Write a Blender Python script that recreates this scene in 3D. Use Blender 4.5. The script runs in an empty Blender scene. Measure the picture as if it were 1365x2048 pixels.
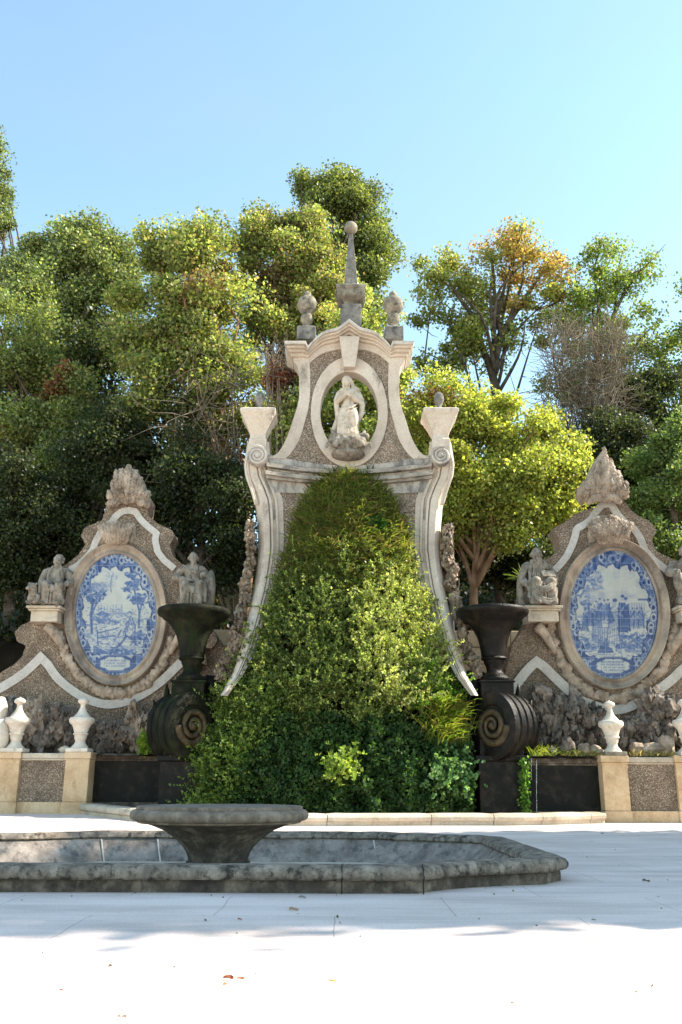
import bpy, bmesh, math, random
import numpy as np
from mathutils import Vector, Matrix, noise

random.seed(7)
rng = np.random.default_rng(7)
scene = bpy.context.scene
COL = scene.collection

# ------------------------------------------------------------------ camera
F = 1800.0                 # focal length in pixels of the 1365 x 2048 frame
CX, CY = 682.5, 1024.0
EYE = 0.9
PITCH = math.atan2(541.0, F)
ROLL = math.radians(0.25)
_r0 = Vector((1, 0, 0)); _f = Vector((0, math.cos(PITCH), math.sin(PITCH))); _u0 = Vector((0, -math.sin(PITCH), math.cos(PITCH)))
_R = _r0 * math.cos(ROLL) + _u0 * math.sin(ROLL)
_U = -_r0 * math.sin(ROLL) + _u0 * math.cos(ROLL)
cam_d = bpy.data.cameras.new('camera'); cam = bpy.data.objects.new('camera', cam_d); COL.objects.link(cam)
cam_d.sensor_fit = 'VERTICAL'; cam_d.sensor_height = 24.0; cam_d.lens = 24.0 * F / 2048.0
cam_d.clip_start = 0.1; cam_d.clip_end = 2000.0
cam.matrix_world = Matrix((( _R.x, _U.x, -_f.x, 0), (_R.y, _U.y, -_f.y, 0), (_R.z, _U.z, -_f.z, EYE), (0, 0, 0, 1)))
scene.camera = cam

# ------------------------------------------------------------------ sky, sun, exposure
SUN = Vector((0.75, 0.06, 0.66)).normalized()
SUN_EL = math.asin(SUN.z); SUN_AZ = math.atan2(SUN.x, SUN.y)
world = bpy.data.worlds.new('World'); scene.world = world; world.use_nodes = True
wn = world.node_tree; bg = wn.nodes['Background']
sky = wn.nodes.new('ShaderNodeTexSky'); sky.sky_type = 'NISHITA'; sky.sun_disc = False
sky.sun_elevation = SUN_EL; sky.sun_rotation = SUN_AZ
sky.air_density = 1.0; sky.dust_density = 0.2; sky.ozone_density = 1.0; sky.altitude = 100
wb = wn.nodes.new('ShaderNodeMixRGB'); wb.blend_type = 'MULTIPLY'; wb.inputs[0].default_value = 1.0; wb.inputs[2].default_value = (1.05, 1.08, 0.91, 1)   # the camera's warm white balance
wn.links.new(sky.outputs[0], wb.inputs[1])
_tc = wn.nodes.new('ShaderNodeTexCoord'); _mp = wn.nodes.new('ShaderNodeMapping'); _mp.inputs['Rotation'].default_value = (0, 0.6, 0.3); _mp.inputs['Scale'].default_value = (1.2, 1.2, 5.0)
_cn = wn.nodes.new('ShaderNodeTexNoise'); _cn.inputs['Scale'].default_value = 1.6; _cn.inputs['Detail'].default_value = 6; wn.links.new(_tc.outputs['Generated'], _mp.inputs[0]); wn.links.new(_mp.outputs[0], _cn.inputs['Vector'])
_cr = wn.nodes.new('ShaderNodeMapRange'); _cr.inputs[1].default_value = 0.42; _cr.inputs[2].default_value = 0.75; _cr.inputs[3].default_value = 0.0; _cr.inputs[4].default_value = 0.30; wn.links.new(_cn.outputs['Fac'], _cr.inputs[0])
_cm = wn.nodes.new('ShaderNodeMixRGB'); _cm.inputs[2].default_value = (1.35, 1.75, 1.95, 1); wn.links.new(_cr.outputs[0], _cm.inputs[0]); wn.links.new(wb.outputs[0], _cm.inputs[1]); wn.links.new(_cm.outputs[0], bg.inputs['Color']); bg.inputs['Strength'].default_value = 0.15   # with a thin cirrus veil
sun_d = bpy.data.lights.new('sun', 'SUN'); sun = bpy.data.objects.new('sun', sun_d); COL.objects.link(sun)
sun_d.energy = 4.2; sun_d.angle = math.radians(0.53); sun_d.color = (1.0, 0.93, 0.80)
sun.rotation_euler = SUN.to_track_quat('Z', 'Y').to_euler()
scene.view_settings.view_transform = 'Standard'; scene.view_settings.look = 'None'
scene.view_settings.exposure = 1.55; scene.view_settings.gamma = 1.0
scene.cycles.use_denoising = True
scene.cycles.max_bounces = 7; scene.cycles.diffuse_bounces = 5; scene.cycles.transmission_bounces = 4

# ------------------------------------------------------------------ calibrated points
def ray(px, py):
    return _R * ((px - CX) / F) + _U * ((CY - py) / F) + _f
def P(px, py, Y):
    d = ray(px, py); t = Y / d.y
    return (d.x * t, Y, EYE + d.z * t)
def G(px, py, z=0.0):
    d = ray(px, py); t = (z - EYE) / d.z
    return (d.x * t, d.y * t, z)
def pxm(px, py, Y):        # metres per photo pixel at that depth
    d = ray(px, py); return (Y / d.y) / F

def lerp(a, b, t): return a + (b - a) * t
def sstep(a, b, x):
    t = min(1, max(0, (x - a) / (b - a))); return t * t * (3 - 2 * t)
def interp(x, xs, ys): return float(np.interp(x, xs, ys))
def spline(pts, n):
    """Catmull-Rom through pts, n samples equally spaced by arc length."""
    pts = [Vector(p) for p in pts]
    out = []
    for i in range(len(pts) - 1):
        p0 = pts[max(0, i - 1)]; p1 = pts[i]; p2 = pts[i + 1]; p3 = pts[min(len(pts) - 1, i + 2)]
        for k in range(12):
            t = k / 12
            out.append(0.5 * ((2 * p1) + (p2 - p0) * t + (2 * p0 - 5 * p1 + 4 * p2 - p3) * t * t + (3 * p1 - p0 - 3 * p2 + p3) * t ** 3))
    out.append(pts[-1])
    return resample(out, n)
def resample(pts, n):
    pts = [Vector(p) for p in pts]
    L = [0.0]
    for a, b in zip(pts, pts[1:]): L.append(L[-1] + (b - a).length)
    res = []; j = 0
    for k in range(n):
        s = L[-1] * k / (n - 1)
        while j < len(pts) - 2 and L[j + 1] < s: j += 1
        d = L[j + 1] - L[j]
        res.append(pts[j].lerp(pts[j + 1], 0 if d < 1e-9 else min(1, (s - L[j]) / d)))
    return res
def nz(x, y, z, o=3):
    v = 0; a = 1; s = 0
    for k in range(o):
        v += a * noise.noise((x, y, z)); s += a; a *= 0.5; x *= 2.03; y *= 2.03; z *= 2.03
    return v / s

# ------------------------------------------------------------------ mesh collecting
class MB:
    def __init__(s): s.v = []; s.f = []
    def add(s, verts, faces):
        o = len(s.v); s.v += [tuple(p) for p in verts]; s.f += [tuple(i + o for i in f) for f in faces]
    def grid(s, rows, closed=False):
        n = len(rows[0]); verts = [p for r in rows for p in r]; faces = []
        for i in range(len(rows) - 1):
            for j in range(n if closed else n - 1):
                k = (j + 1) % n
                faces.append((i * n + j, i * n + k, (i + 1) * n + k, (i + 1) * n + j))
        s.add(verts, faces)
    def box(s, a, b):
        x0, y0, z0 = a; x1, y1, z1 = b
        s.add([(x0, y0, z0), (x1, y0, z0), (x1, y1, z0), (x0, y1, z0), (x0, y0, z1), (x1, y0, z1), (x1, y1, z1), (x0, y1, z1)],
              [(0, 3, 2, 1), (4, 5, 6, 7), (0, 1, 5, 4), (1, 2, 6, 5), (2, 3, 7, 6), (3, 0, 4, 7)])
    def lathe(s, prof, c=(0, 0, 0), seg=40, rot=0.0, wob=0.0):
        rows = []
        for r, z in prof:
            row = []
            for k in range(seg):
                a = rot + 2 * math.pi * k / seg
                q = 1 + wob * nz(math.cos(a) * 2 + c[0], math.sin(a) * 2, z * 3, 2)
                row.append((c[0] + r * q * math.cos(a), c[1] + r * q * math.sin(a), c[2] + z))
            rows.append(row)
        s.grid(rows, True)
        n = len(s.v)
        s.f.append(tuple(range(n - seg, n))); s.f.append(tuple(reversed(range(n - seg * len(rows), n - seg * (len(rows) - 1)))))
    def square(s, prof, c):            # square loft: half widths and heights
        s.lathe([(r * math.sqrt(2), z) for r, z in prof], c, 4, math.pi / 4)
    def slab(s, front, th):            # outline of 3-D points, pushed back along +Y
        n = len(front); back = [(p[0], p[1] + th, p[2]) for p in front]
        s.add(list(front) + back, [tuple(range(n)), tuple(reversed(range(n, 2 * n)))] + [(i, i + n, (i + 1) % n + n, (i + 1) % n) for i in range(n)])
    def tube(s, pts, rads, seg=6, cap=True):
        pts = [Vector(p) for p in pts]; rows = []
        up = Vector((0.13, 0.31, 0.94))
        for i, p in enumerate(pts):
            d = (pts[min(i + 1, len(pts) - 1)] - pts[max(i - 1, 0)])
            if d.length < 1e-9: d = Vector((0, 0, 1))
            d.normalize(); a = d.cross(up)
            if a.length < 1e-3: a = d.cross(Vector((1, 0, 0)))
            a.normalize(); b = d.cross(a)
            rows.append([tuple(p + (a * math.cos(2 * math.pi * k / seg) + b * math.sin(2 * math.pi * k / seg)) * rads[i]) for k in range(seg)])
        s.grid(rows, True)
        if cap:
            n = len(s.v); s.f.append(tuple(range(n - seg, n))); s.f.append(tuple(reversed(range(n - seg * len(rows), n - seg * (len(rows) - 1)))))
    def cone(s, p0, p1, r0, r1, seg=14, ring=4):       # tapered capsule
        p0 = Vector(p0); p1 = Vector(p1); d = p1 - p0
        if d.length < 1e-6: d = Vector((0, 0, 1e-4))
        d.normalize(); pts = []; rr = []
        for k in range(ring): a = math.pi / 2 * (1 - k / ring) ; pts.append(p0 - d * r0 * math.sin(a)); rr.append(max(1e-3, r0 * math.cos(a)))
        pts.append(p0); rr.append(r0); pts.append(p1); rr.append(r1)
        for k in range(1, ring + 1): a = math.pi / 2 * k / ring; pts.append(p1 + d * r1 * math.sin(a)); rr.append(max(1e-3, r1 * math.cos(a)))
        a = d.cross(Vector((0.13, 0.31, 0.94)))
        if a.length < 1e-3: a = d.cross(Vector((1, 0, 0)))
        a.normalize(); b = d.cross(a)
        s.grid([[tuple(p + (a * math.cos(2 * math.pi * k / seg) + b * math.sin(2 * math.pi * k / seg)) * r) for k in range(seg)] for p, r in zip(pts, rr)], True)
        n = len(s.v); L = len(pts); s.f.append(tuple(range(n - seg, n))); s.f.append(tuple(reversed(range(n - seg * L, n - seg * (L - 1)))))
    def ell(s, c, r, seg=18, ring=12, rz=0.0, rx=0.0, ry=0.0):
        M = Matrix.Rotation(rz, 3, 'Z') @ Matrix.Rotation(ry, 3, 'Y') @ Matrix.Rotation(rx, 3, 'X'); c = Vector(c); rows = []
        for i in range(ring + 1):
            t = math.pi * i / ring; q = max(1e-3, math.sin(t))
            rows.append([tuple(c + M @ Vector((r[0] * q * math.cos(2 * math.pi * k / seg), r[1] * q * math.sin(2 * math.pi * k / seg), -r[2] * math.cos(t)))) for k in range(seg)])
        s.grid(rows, True)
        n = len(s.v); s.f.append(tuple(range(n - seg, n))); s.f.append(tuple(reversed(range(n - seg * (ring + 1), n - seg * ring))))
    def rock(s, c, r, seed=0, amp=0.35, sub=3, freq=2.2, ridge=1.0, rz=0.0):
        bm = bmesh.new(); bmesh.ops.create_icosphere(bm, subdivisions=sub, radius=1.0)
        M = Matrix.Rotation(rz, 3, 'Z')
        for v in bm.verts:
            p = v.co.copy(); q = p * freq
            n1 = nz(q.x + seed * 7.1, q.y + seed * 3.3, q.z * ridge, 4); n2 = abs(nz(q.x * 1.9 + seed, q.y * 1.9, q.z * 1.9 * ridge + 9, 3))
            k = 1 + amp * n1 * 1.6 - amp * 0.9 * n2
            v.co = Vector(c) + M @ Vector((p.x * r[0] * k, p.y * r[1] * k, p.z * r[2] * (1 + (k - 1) * 0.7)))
        bm.verts.index_update()
        s.add([tuple(v.co) for v in bm.verts], [tuple(v.index for v in f.verts) for f in bm.faces]); bm.free()

def mesh_of(name, mb, mat, smooth):
    me = bpy.data.meshes.new(name); me.from_pydata(mb.v, [], mb.f)
    bm = bmesh.new(); bm.from_mesh(me); bmesh.ops.recalc_face_normals(bm, faces=bm.faces); bm.to_mesh(me); bm.free()
    if mat: me.materials.append(mat)
    if smooth is True:
        me.polygons.foreach_set('use_smooth', [True] * len(me.polygons))
    elif smooth:
        me.polygons.foreach_set('use_smooth', [True] * len(me.polygons))
        try: me.set_sharp_from_angle(angle=math.radians(smooth))
        except Exception: pass
    me.update(); return me
def obj(name, mb, mat, parent=None, smooth=False, bevel=0.0):
    """one mesh object; mb holds world coordinates"""
    me = mesh_of(name, mb, mat, smooth)
    return link(name, me, parent, bevel)
def link(name, me, parent=None, bevel=0.0):
    o = bpy.data.objects.new(name, me); COL.objects.link(o)
    if parent is None:
        n = len(me.vertices); a = np.empty(n * 3, 'f'); me.vertices.foreach_get('co', a); a = a.reshape(-1, 3)
        lo = a.min(0); hi = a.max(0); c = Vector((float(lo[0] + hi[0]) / 2, float(lo[1] + hi[1]) / 2, float(lo[2])))
        me.transform(Matrix.Translation(-c)); o.location = c
    else:
        o.parent = parent
        w = Vector((0, 0, 0)); q = parent
        while q is not None: w += q.location; q = q.parent
        o.location = -w
    if bevel:
        b = o.modifiers.new('bevel', 'BEVEL'); b.width = bevel; b.segments = 2; b.limit_method = 'ANGLE'; b.angle_limit = math.radians(35)
    return o
def thing(name, loc, label, cat, group=None):
    o = bpy.data.objects.new(name, None); COL.objects.link(o); o.location = loc; o.empty_display_size = 0.2
    return tag(o, label, cat, group)
def tag(o, label, cat, group=None):
    o['label'] = label; o['category'] = cat
    if group: o['group'] = group
    return o
def structure(o): o['kind'] = 'structure'; return o

# ------------------------------------------------------------------ materials
class NT:
    def __init__(s, name):
        s.m = bpy.data.materials.new(name); s.m.use_nodes = True; s.t = s.m.node_tree; s.b = s.t.nodes['Principled BSDF']
        g = s.t.nodes.new('ShaderNodeNewGeometry'); s.pos = g.outputs['Position']; s.geo = g
    def n(s, typ, **kw):
        x = s.t.nodes.new(typ)
        for k, v in kw.items(): setattr(x, k, v)
        return x
    def l(s, a, b): s.t.links.new(a, b)
    def scaled(s, sc):
        m = s.n('ShaderNodeMapping'); m.inputs['Scale'].default_value = sc; s.l(s.pos, m.inputs['Vector']); return m.outputs[0]
    def noise(s, scale, detail=5, rough=0.6, vec=None):
        x = s.n('ShaderNodeTexNoise'); x.inputs['Scale'].default_value = scale; x.inputs['Detail'].default_value = detail; x.inputs['Roughness'].default_value = rough
        s.l(vec or s.pos, x.inputs['Vector']); return x.outputs['Fac']
    def ramp(s, fac, stops):
        x = s.n('ShaderNodeValToRGB'); e = x.color_ramp.elements
        while len(e) < len(stops): e.new(0.5)
        for k, (p, c) in enumerate(stops):
            e[k].position = p; e[k].color = (c[0], c[1], c[2], 1) if not isinstance(c, (int, float)) else (c, c, c, 1)
        s.l(fac, x.inputs[0]); return x.outputs[0]
    def mix(s, fac, a, b, mode='MIX'):
        x = s.n('ShaderNodeMixRGB', blend_type=mode)
        for i, v in ((0, fac), (1, a), (2, b)):
            if isinstance(v, (int, float)): x.inputs[i].default_value = v
            elif isinstance(v, tuple): x.inputs[i].default_value = (v[0], v[1], v[2], 1)
            else: s.l(v, x.inputs[i])
        return x.outputs[0]
    def bump(s, h, strength=0.4, dist=0.02, prev=None):
        x = s.n('ShaderNodeBump'); x.inputs['Strength'].default_value = strength; x.inputs['Distance'].default_value = dist
        s.l(h, x.inputs['Height'])
        if prev: s.l(prev, x.inputs['Normal'])
        return x.outputs[0]
    def done(s, col, rough=0.85, normal=None, spec=0.3):
        if isinstance(col, tuple): s.b.inputs['Base Color'].default_value = (*col, 1)
        else: s.l(col, s.b.inputs['Base Color'])
        if isinstance(rough, (int, float)): s.b.inputs['Roughness'].default_value = rough
        else: s.l(rough, s.b.inputs['Roughness'])
        s.b.inputs['Specular IOR Level'].default_value = spec
        if normal: s.l(normal, s.b.inputs['Normal'])
        return s.m

def stone(name, dark, base, light, sc=1.2, stain=(0.05, 0.05, 0.05), stain_amt=0.5, stain_lo=0.55, rough=0.85, bump=0.35, fine=30, streak=1.0, spec=0.25):
    k = NT(name)
    c = k.ramp(k.noise(sc, 6), [(0.3, dark), (0.5, base), (0.72, light)])
    c = k.mix(0.35, c, k.ramp(k.noise(fine, 3), [(0.3, 0.55), (0.7, 1.25)]), 'MULTIPLY')
    v = k.scaled((1.0, 1.0, streak))
    st = k.ramp(k.noise(sc * 1.7, 8, 0.7, v), [(stain_lo, 0.0), (stain_lo + 0.14, 1.0)])
    st = k.mix(1.0, st, (stain_amt,) * 3, 'MULTIPLY')
    c = k.mix(st, c, stain)
    h = k.mix(0.5, k.noise(fine, 4), k.noise(sc * 5, 6))
    return k.done(c, rough, k.bump(h, bump, 0.03), spec)

def pebble(name, cols, mortar, scale=26, stain=(0.03, 0.028, 0.025), stain_amt=0.5, bump=0.8):
    k = NT(name)
    v = k.n('ShaderNodeTexVoronoi'); v.inputs['Scale'].default_value = scale; k.l(k.pos, v.inputs['Vector'])
    sp = k.n('ShaderNodeSeparateColor'); k.l(v.outputs['Color'], sp.inputs[0])
    c = k.ramp(sp.outputs[0], [(i / (len(cols) - 1), q) for i, q in enumerate(cols)])
    edge = k.ramp(v.outputs['Distance'], [(0.35, 1.0), (0.75, 0.0)])
    c = k.mix(edge, mortar, c)
    big = k.ramp(k.noise(1.3, 8, 0.7), [(0.32, 0.60), (0.66, 1.30)])
    c = k.mix(0.85, c, big, 'MULTIPLY')
    st = k.mix(1.0, k.ramp(k.noise(1.6, 8, 0.7), [(0.56, 0.0), (0.72, 1.0)]), (stain_amt,) * 3, 'MULTIPLY')
    c = k.mix(st, c, stain)
    return k.done(c, 0.9, k.bump(edge, bump, 0.03), 0.2)

M = {}
M['plaster'] = stone('pale_plaster', (0.44, 0.36, 0.285), (0.575, 0.48, 0.39), (0.65, 0.565, 0.475), 1.0, (0.15, 0.13, 0.11), 0.8, 0.55, fine=22, streak=0.5)
M['plaster_worn'] = stone('worn_plaster', (0.36, 0.32, 0.27), (0.48, 0.425, 0.365), (0.58, 0.52, 0.45), 1.3, (0.10, 0.10, 0.10), 0.85, 0.50, fine=22, streak=0.35)
M['moulding'] = stone('weathered_moulding', (0.15, 0.135, 0.115), (0.33, 0.29, 0.245), (0.50, 0.435, 0.36), 2.2, (0.035, 0.035, 0.035), 0.8, 0.52, fine=25, streak=2.5)
M['lichen_stone'] = stone('lichen_grey_stone', (0.10, 0.085, 0.062), (0.22, 0.19, 0.145), (0.38, 0.325, 0.245), 4.0, (0.04, 0.04, 0.038), 0.85, 0.53, fine=40)
M['dark_block'] = stone('blackened_stone', (0.08, 0.075, 0.068), (0.19, 0.175, 0.155), (0.33, 0.295, 0.245), 4.0, (0.035, 0.034, 0.032), 0.8, 0.52, fine=40)
M['pebble_light'] = pebble('pale_pebble_dash', [(0.24, 0.175, 0.128), (0.41, 0.315, 0.235), (0.52, 0.42, 0.32), (0.32, 0.24, 0.18), (0.58, 0.48, 0.38)], (0.20, 0.15, 0.11), 26, stain_amt=0.25)
M['pebble_dark'] = pebble('brown_pebble_dash', [(0.18, 0.13, 0.09), (0.31, 0.235, 0.17), (0.41, 0.325, 0.245), (0.24, 0.178, 0.128), (0.49, 0.405, 0.315)], (0.16, 0.115, 0.082), 32, stain_amt=0.5)
M['rocaille'] = stone('rough_rockwork', (0.15, 0.11, 0.08), (0.34, 0.265, 0.20), (0.52, 0.425, 0.335), 2.6, (0.06, 0.048, 0.04), 0.7, 0.55, bump=0.9, fine=18)
M['tufa'] = stone('grey_tufa_rock', (0.07, 0.056, 0.045), (0.18, 0.145, 0.118), (0.34, 0.29, 0.245), 3.6, (0.022, 0.018, 0.015), 0.85, 0.5, bump=1.0, fine=16)
M['statue'] = stone('statue_stone', (0.12, 0.10, 0.075), (0.26, 0.22, 0.175), (0.37, 0.32, 0.26), 4.5, (0.055, 0.052, 0.045), 0.8, 0.50, fine=45, streak=0.5)
M['statue_pale'] = stone('pale_statue_stone', (0.36, 0.29, 0.215), (0.58, 0.485, 0.385), (0.66, 0.57, 0.47), 4.5, (0.24, 0.21, 0.175), 0.7, 0.55, fine=45, streak=0.5)
M['white_paint'] = stone('white_limewash', (0.50, 0.435, 0.36), (0.60, 0.53, 0.445), (0.67, 0.61, 0.53), 2.5, (0.27, 0.22, 0.17), 0.7, 0.57, fine=15, bump=0.15)
M['white_band'] = stone('grubby_white_limewash', (0.38, 0.35, 0.31), (0.48, 0.445, 0.40), (0.54, 0.51, 0.465), 1.1, (0.25, 0.22, 0.19), 0.5, 0.55, fine=15, bump=0.2)
M['oval_frame'] = stone('stained_frame_stone', (0.17, 0.13, 0.10), (0.33, 0.265, 0.21), (0.52, 0.42, 0.30), 0.8, (0.085, 0.072, 0.062), 0.7, 0.5, fine=20, streak=0.6)
M['tan_stone'] = stone('tan_limestone', (0.40, 0.265, 0.145), (0.55, 0.39, 0.235), (0.62, 0.48, 0.33), 1.6, (0.24, 0.15, 0.08), 0.6, 0.55, fine=25, streak=0.4)
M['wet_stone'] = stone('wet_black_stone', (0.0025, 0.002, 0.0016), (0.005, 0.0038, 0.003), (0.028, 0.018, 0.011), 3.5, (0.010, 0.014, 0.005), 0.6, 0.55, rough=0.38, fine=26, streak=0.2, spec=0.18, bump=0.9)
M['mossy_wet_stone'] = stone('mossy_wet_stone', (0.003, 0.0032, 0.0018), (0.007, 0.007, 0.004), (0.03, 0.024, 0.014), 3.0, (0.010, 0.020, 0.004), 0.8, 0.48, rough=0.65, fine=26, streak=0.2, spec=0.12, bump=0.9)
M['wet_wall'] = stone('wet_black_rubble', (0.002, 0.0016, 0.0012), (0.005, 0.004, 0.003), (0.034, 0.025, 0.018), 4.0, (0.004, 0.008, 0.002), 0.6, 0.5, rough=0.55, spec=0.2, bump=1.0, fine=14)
M['basin'] = stone('lichened_basin_stone', (0.10, 0.078, 0.06), (0.225, 0.18, 0.14), (0.38, 0.315, 0.25), 6.0, (0.02, 0.018, 0.016), 0.9, 0.49, fine=28, streak=0.7, bump=0.9)
M['basin_low'] = stone('damp_basin_stone', (0.045, 0.036, 0.029), (0.09, 0.07, 0.054), (0.26, 0.205, 0.155), 5.0, (0.025, 0.022, 0.019), 0.7, 0.5, fine=30, streak=0.8, bump=0.5)
M['basin_inner'] = stone('streaked_basin_stone', (0.13, 0.106, 0.088), (0.25, 0.207, 0.175), (0.39, 0.33, 0.28), 4.0, (0.05, 0.05, 0.053), 0.7, 0.5, fine=30, streak=0.35)
M['bowl'] = stone('bowl_stone', (0.125, 0.095, 0.072), (0.21, 0.163, 0.125), (0.32, 0.26, 0.20), 6.0, (0.06, 0.052, 0.046), 0.6, 0.53, fine=40, streak=0.5)
M['kerb'] = stone('kerb_limestone', (0.32, 0.26, 0.19), (0.47, 0.40, 0.31), (0.58, 0.51, 0.41), 1.6, (0.16, 0.14, 0.11), 0.6, 0.55, fine=25)
M['soil'] = stone('dark_soil', (0.006, 0.004, 0.003), (0.014, 0.010, 0.0065), (0.03, 0.021, 0.013), 0.8, (0.010, 0.011, 0.005), 0.6, 0.5, bump=1.0, fine=10, rough=1.0, spec=0.0)
M['bark'] = stone('tree_bark', (0.03, 0.022, 0.016), (0.075, 0.055, 0.04), (0.14, 0.11, 0.085), 3, (0.03, 0.03, 0.02), 0.5, 0.55, bump=0.8, fine=20, streak=0.3)
M['bark_tan'] = stone('tan_tree_bark', (0.14, 0.075, 0.04), (0.24, 0.14, 0.08), (0.33, 0.21, 0.13), 3, (0.08, 0.05, 0.03), 0.5, 0.55, bump=0.6, fine=20, streak=0.3)
M['dead_twig'] = stone('dead_twigs', (0.10, 0.075, 0.05), (0.19, 0.15, 0.105), (0.28, 0.23, 0.17), 4, (0.1, 0.08, 0.06), 0.3, 0.6, fine=20)
M['metal'] = stone('grey_metal', (0.12, 0.12, 0.12), (0.16, 0.16, 0.16), (0.2, 0.2, 0.2), 4, (0.1, 0.1, 0.1), 0.2, 0.6, rough=0.5)

def _leaf():
    k = NT('leaf_blades')
    a = k.n('ShaderNodeAttribute', attribute_name='tint')
    k.done(a.outputs['Color'], 0.45, None, 0.35)
    tr = k.n('ShaderNodeBsdfTranslucent')
    k.l(k.mix(1.0, a.outputs['Color'], (1.65, 1.6, 0.75), 'MULTIPLY'), tr.inputs['Color'])
    mx = k.n('ShaderNodeMixShader'); mx.inputs[0].default_value = 0.48
    k.l(k.b.outputs[0], mx.inputs[1]); k.l(tr.outputs[0], mx.inputs[2])
    k.l(mx.outputs[0], k.t.nodes['Material Output'].inputs['Surface'])
    return k.m
M['leaf'] = _leaf()

def leaves(name, pos, size, col, parent=None, up=None, aspect=0.42, updir=0.25, fold=0.12):
    """one mesh of many small folded leaf faces; pos (n,3), size (n,), col (n,3), up = preferred growth direction (n,3) or None"""
    n = len(pos)
    d = rng.normal(size=(n, 3)); d[:, 2] += updir
    if up is not None: d = d * 0.35 + up
    d /= np.linalg.norm(d, axis=1)[:, None] + 1e-9
    q = rng.normal(size=(n, 3)); s = np.cross(d, q); s /= np.linalg.norm(s, axis=1)[:, None] + 1e-9
    nn = np.cross(d, s); L = size[:, None]
    v = np.empty((n, 4, 3), 'f')
    v[:, 0] = pos; v[:, 2] = pos + d * L
    v[:, 1] = pos + d * L * 0.45 + s * L * aspect + nn * L * fold
    v[:, 3] = pos + d * L * 0.45 - s * L * aspect + nn * L * fold
    me = bpy.data.meshes.new(name)
    me.vertices.add(n * 4); me.vertices.foreach_set('co', v.ravel())
    me.loops.add(n * 4); me.loops.foreach_set('vertex_index', np.arange(n * 4, dtype=np.int32))
    me.polygons.add(n); me.polygons.foreach_set('loop_start', np.arange(0, n * 4, 4, dtype=np.int32))
    try: me.polygons.foreach_set('loop_total', np.full(n, 4, dtype=np.int32))
    except Exception: pass
    at = me.attributes.new('tint', 'FLOAT_COLOR', 'POINT')
    c = np.ones((n, 4, 4), 'f'); c[:, :, :3] = np.clip(col, 0, 1)[:, None, :]
    at.data.foreach_set('color', c.ravel())
    me.materials.append(M['leaf']); me.update(); me.validate()
    return link(name, me, parent)
def palette(n, cols, wts, jitter=0.25):
    cols = np.array(cols); w = np.array(wts, float); w /= w.sum()
    c = cols[rng.choice(len(cols), n, p=w)]
    return c * np.exp(rng.normal(0, jitter, (n, 1))) * np.exp(rng.normal(0, 0.07, (n, 3)))

# ================================================================== ground and hillside
def ground_z(x, y):
    return sstep(17, 24, y) * (0.06 + 0.12 * sstep(2, -6, x))
def hill_z(x, y):
    base = interp(y, [22, 25, 27.2, 27.6, 45, 80, 140], [1.2, 1.5, 3.6, 4.9, 11.0, 22, 34])
    return base + 0.5 * nz(x * 0.15, y * 0.15, 3, 3)

def plaza_material():
    k = NT('pale_plaza_paving')
    c = k.ramp(k.noise(0.5, 7, 0.6), [(0.3, (0.66, 0.53, 0.465)), (0.5, (0.78, 0.64, 0.575)), (0.72, (0.83, 0.705, 0.645))])
    v = k.scaled((0.35, 1.6, 1)); sm = k.ramp(k.noise(1.6, 7, 0.65, v), [(0.42, 1.0), (0.72, 0.68)])
    c = k.mix(0.9, c, sm, 'MULTIPLY')
    c = k.mix(0.55, c, k.ramp(k.noise(45, 3, 0.8), [(0.3, 0.72), (0.65, 1.12)]), 'MULTIPLY')
    b = k.n('ShaderNodeTexBrick'); b.inputs['Scale'].default_value = 1.0; b.inputs['Mortar Size'].default_value = 0.006; b.inputs['Brick Width'].default_value = 1.7; b.inputs['Row Height'].default_value = 1.15
    b.inputs['Mortar Smooth'].default_value = 0.6
    b.inputs['Color1'].default_value = (1, 1, 1, 1); b.inputs['Color2'].default_value = (0.95, 0.95, 0.95, 1); b.inputs['Mortar'].default_value = (0.52, 0.5, 0.48, 1)
    w = k.n('ShaderNodeVectorMath', operation='ADD'); nv = k.n('ShaderNodeTexNoise'); nv.inputs['Scale'].default_value = 2.0; k.l(k.pos, nv.inputs['Vector'])
    mm = k.n('ShaderNodeVectorMath', operation='SCALE'); mm.inputs['Scale'].default_value = 0.06; k.l(nv.outputs['Color'], mm.inputs[0])
    k.l(k.pos, w.inputs[0]); k.l(mm.outputs[0], w.inputs[1]); k.l(w.outputs[0], b.inputs['Vector'])
    c = k.mix(0.75, c, b.outputs['Color'], 'MULTIPLY')
    sp = k.ramp(k.noise(9, 5, 0.75), [(0.70, 0.0), (0.76, 0.5)])
    c = k.mix(sp, c, (0.27, 0.24, 0.21))
    return k.done(c, 0.9, k.bump(k.noise(70, 3), 0.25, 0.01), 0.2)
M['plaza'] = plaza_material()
mb = MB(); xs = [-120, -60, -30, -16] + [x * 1.0 for x in range(-10, 13)] + [18, 30, 60, 120]; ys = [-120, -50, -15, -4, 0, 3, 5, 7, 9, 11, 13, 15] + [16 + 0.5 * k for k in range(20)] + [26.5, 30]
BX0, BX1, BY0, BY1 = -5.2, 2.3, 8.2, 13.9
mb.grid([[(x, y, ground_z(x, y)) for x in xs] for y in ys])
plaza_mesh = mb
# the sunk floor of the pool is cut out of the plaza sheet below, in the pool's own section
mb = MB(); mb.grid([[(x, y, hill_z(x, y)) for x in np.linspace(-110, 110, 75)] for y in list(np.linspace(23.9, 60, 50)) + [70, 90, 140]])
structure(obj('hillside', mb, M['soil'], smooth=True))

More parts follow.
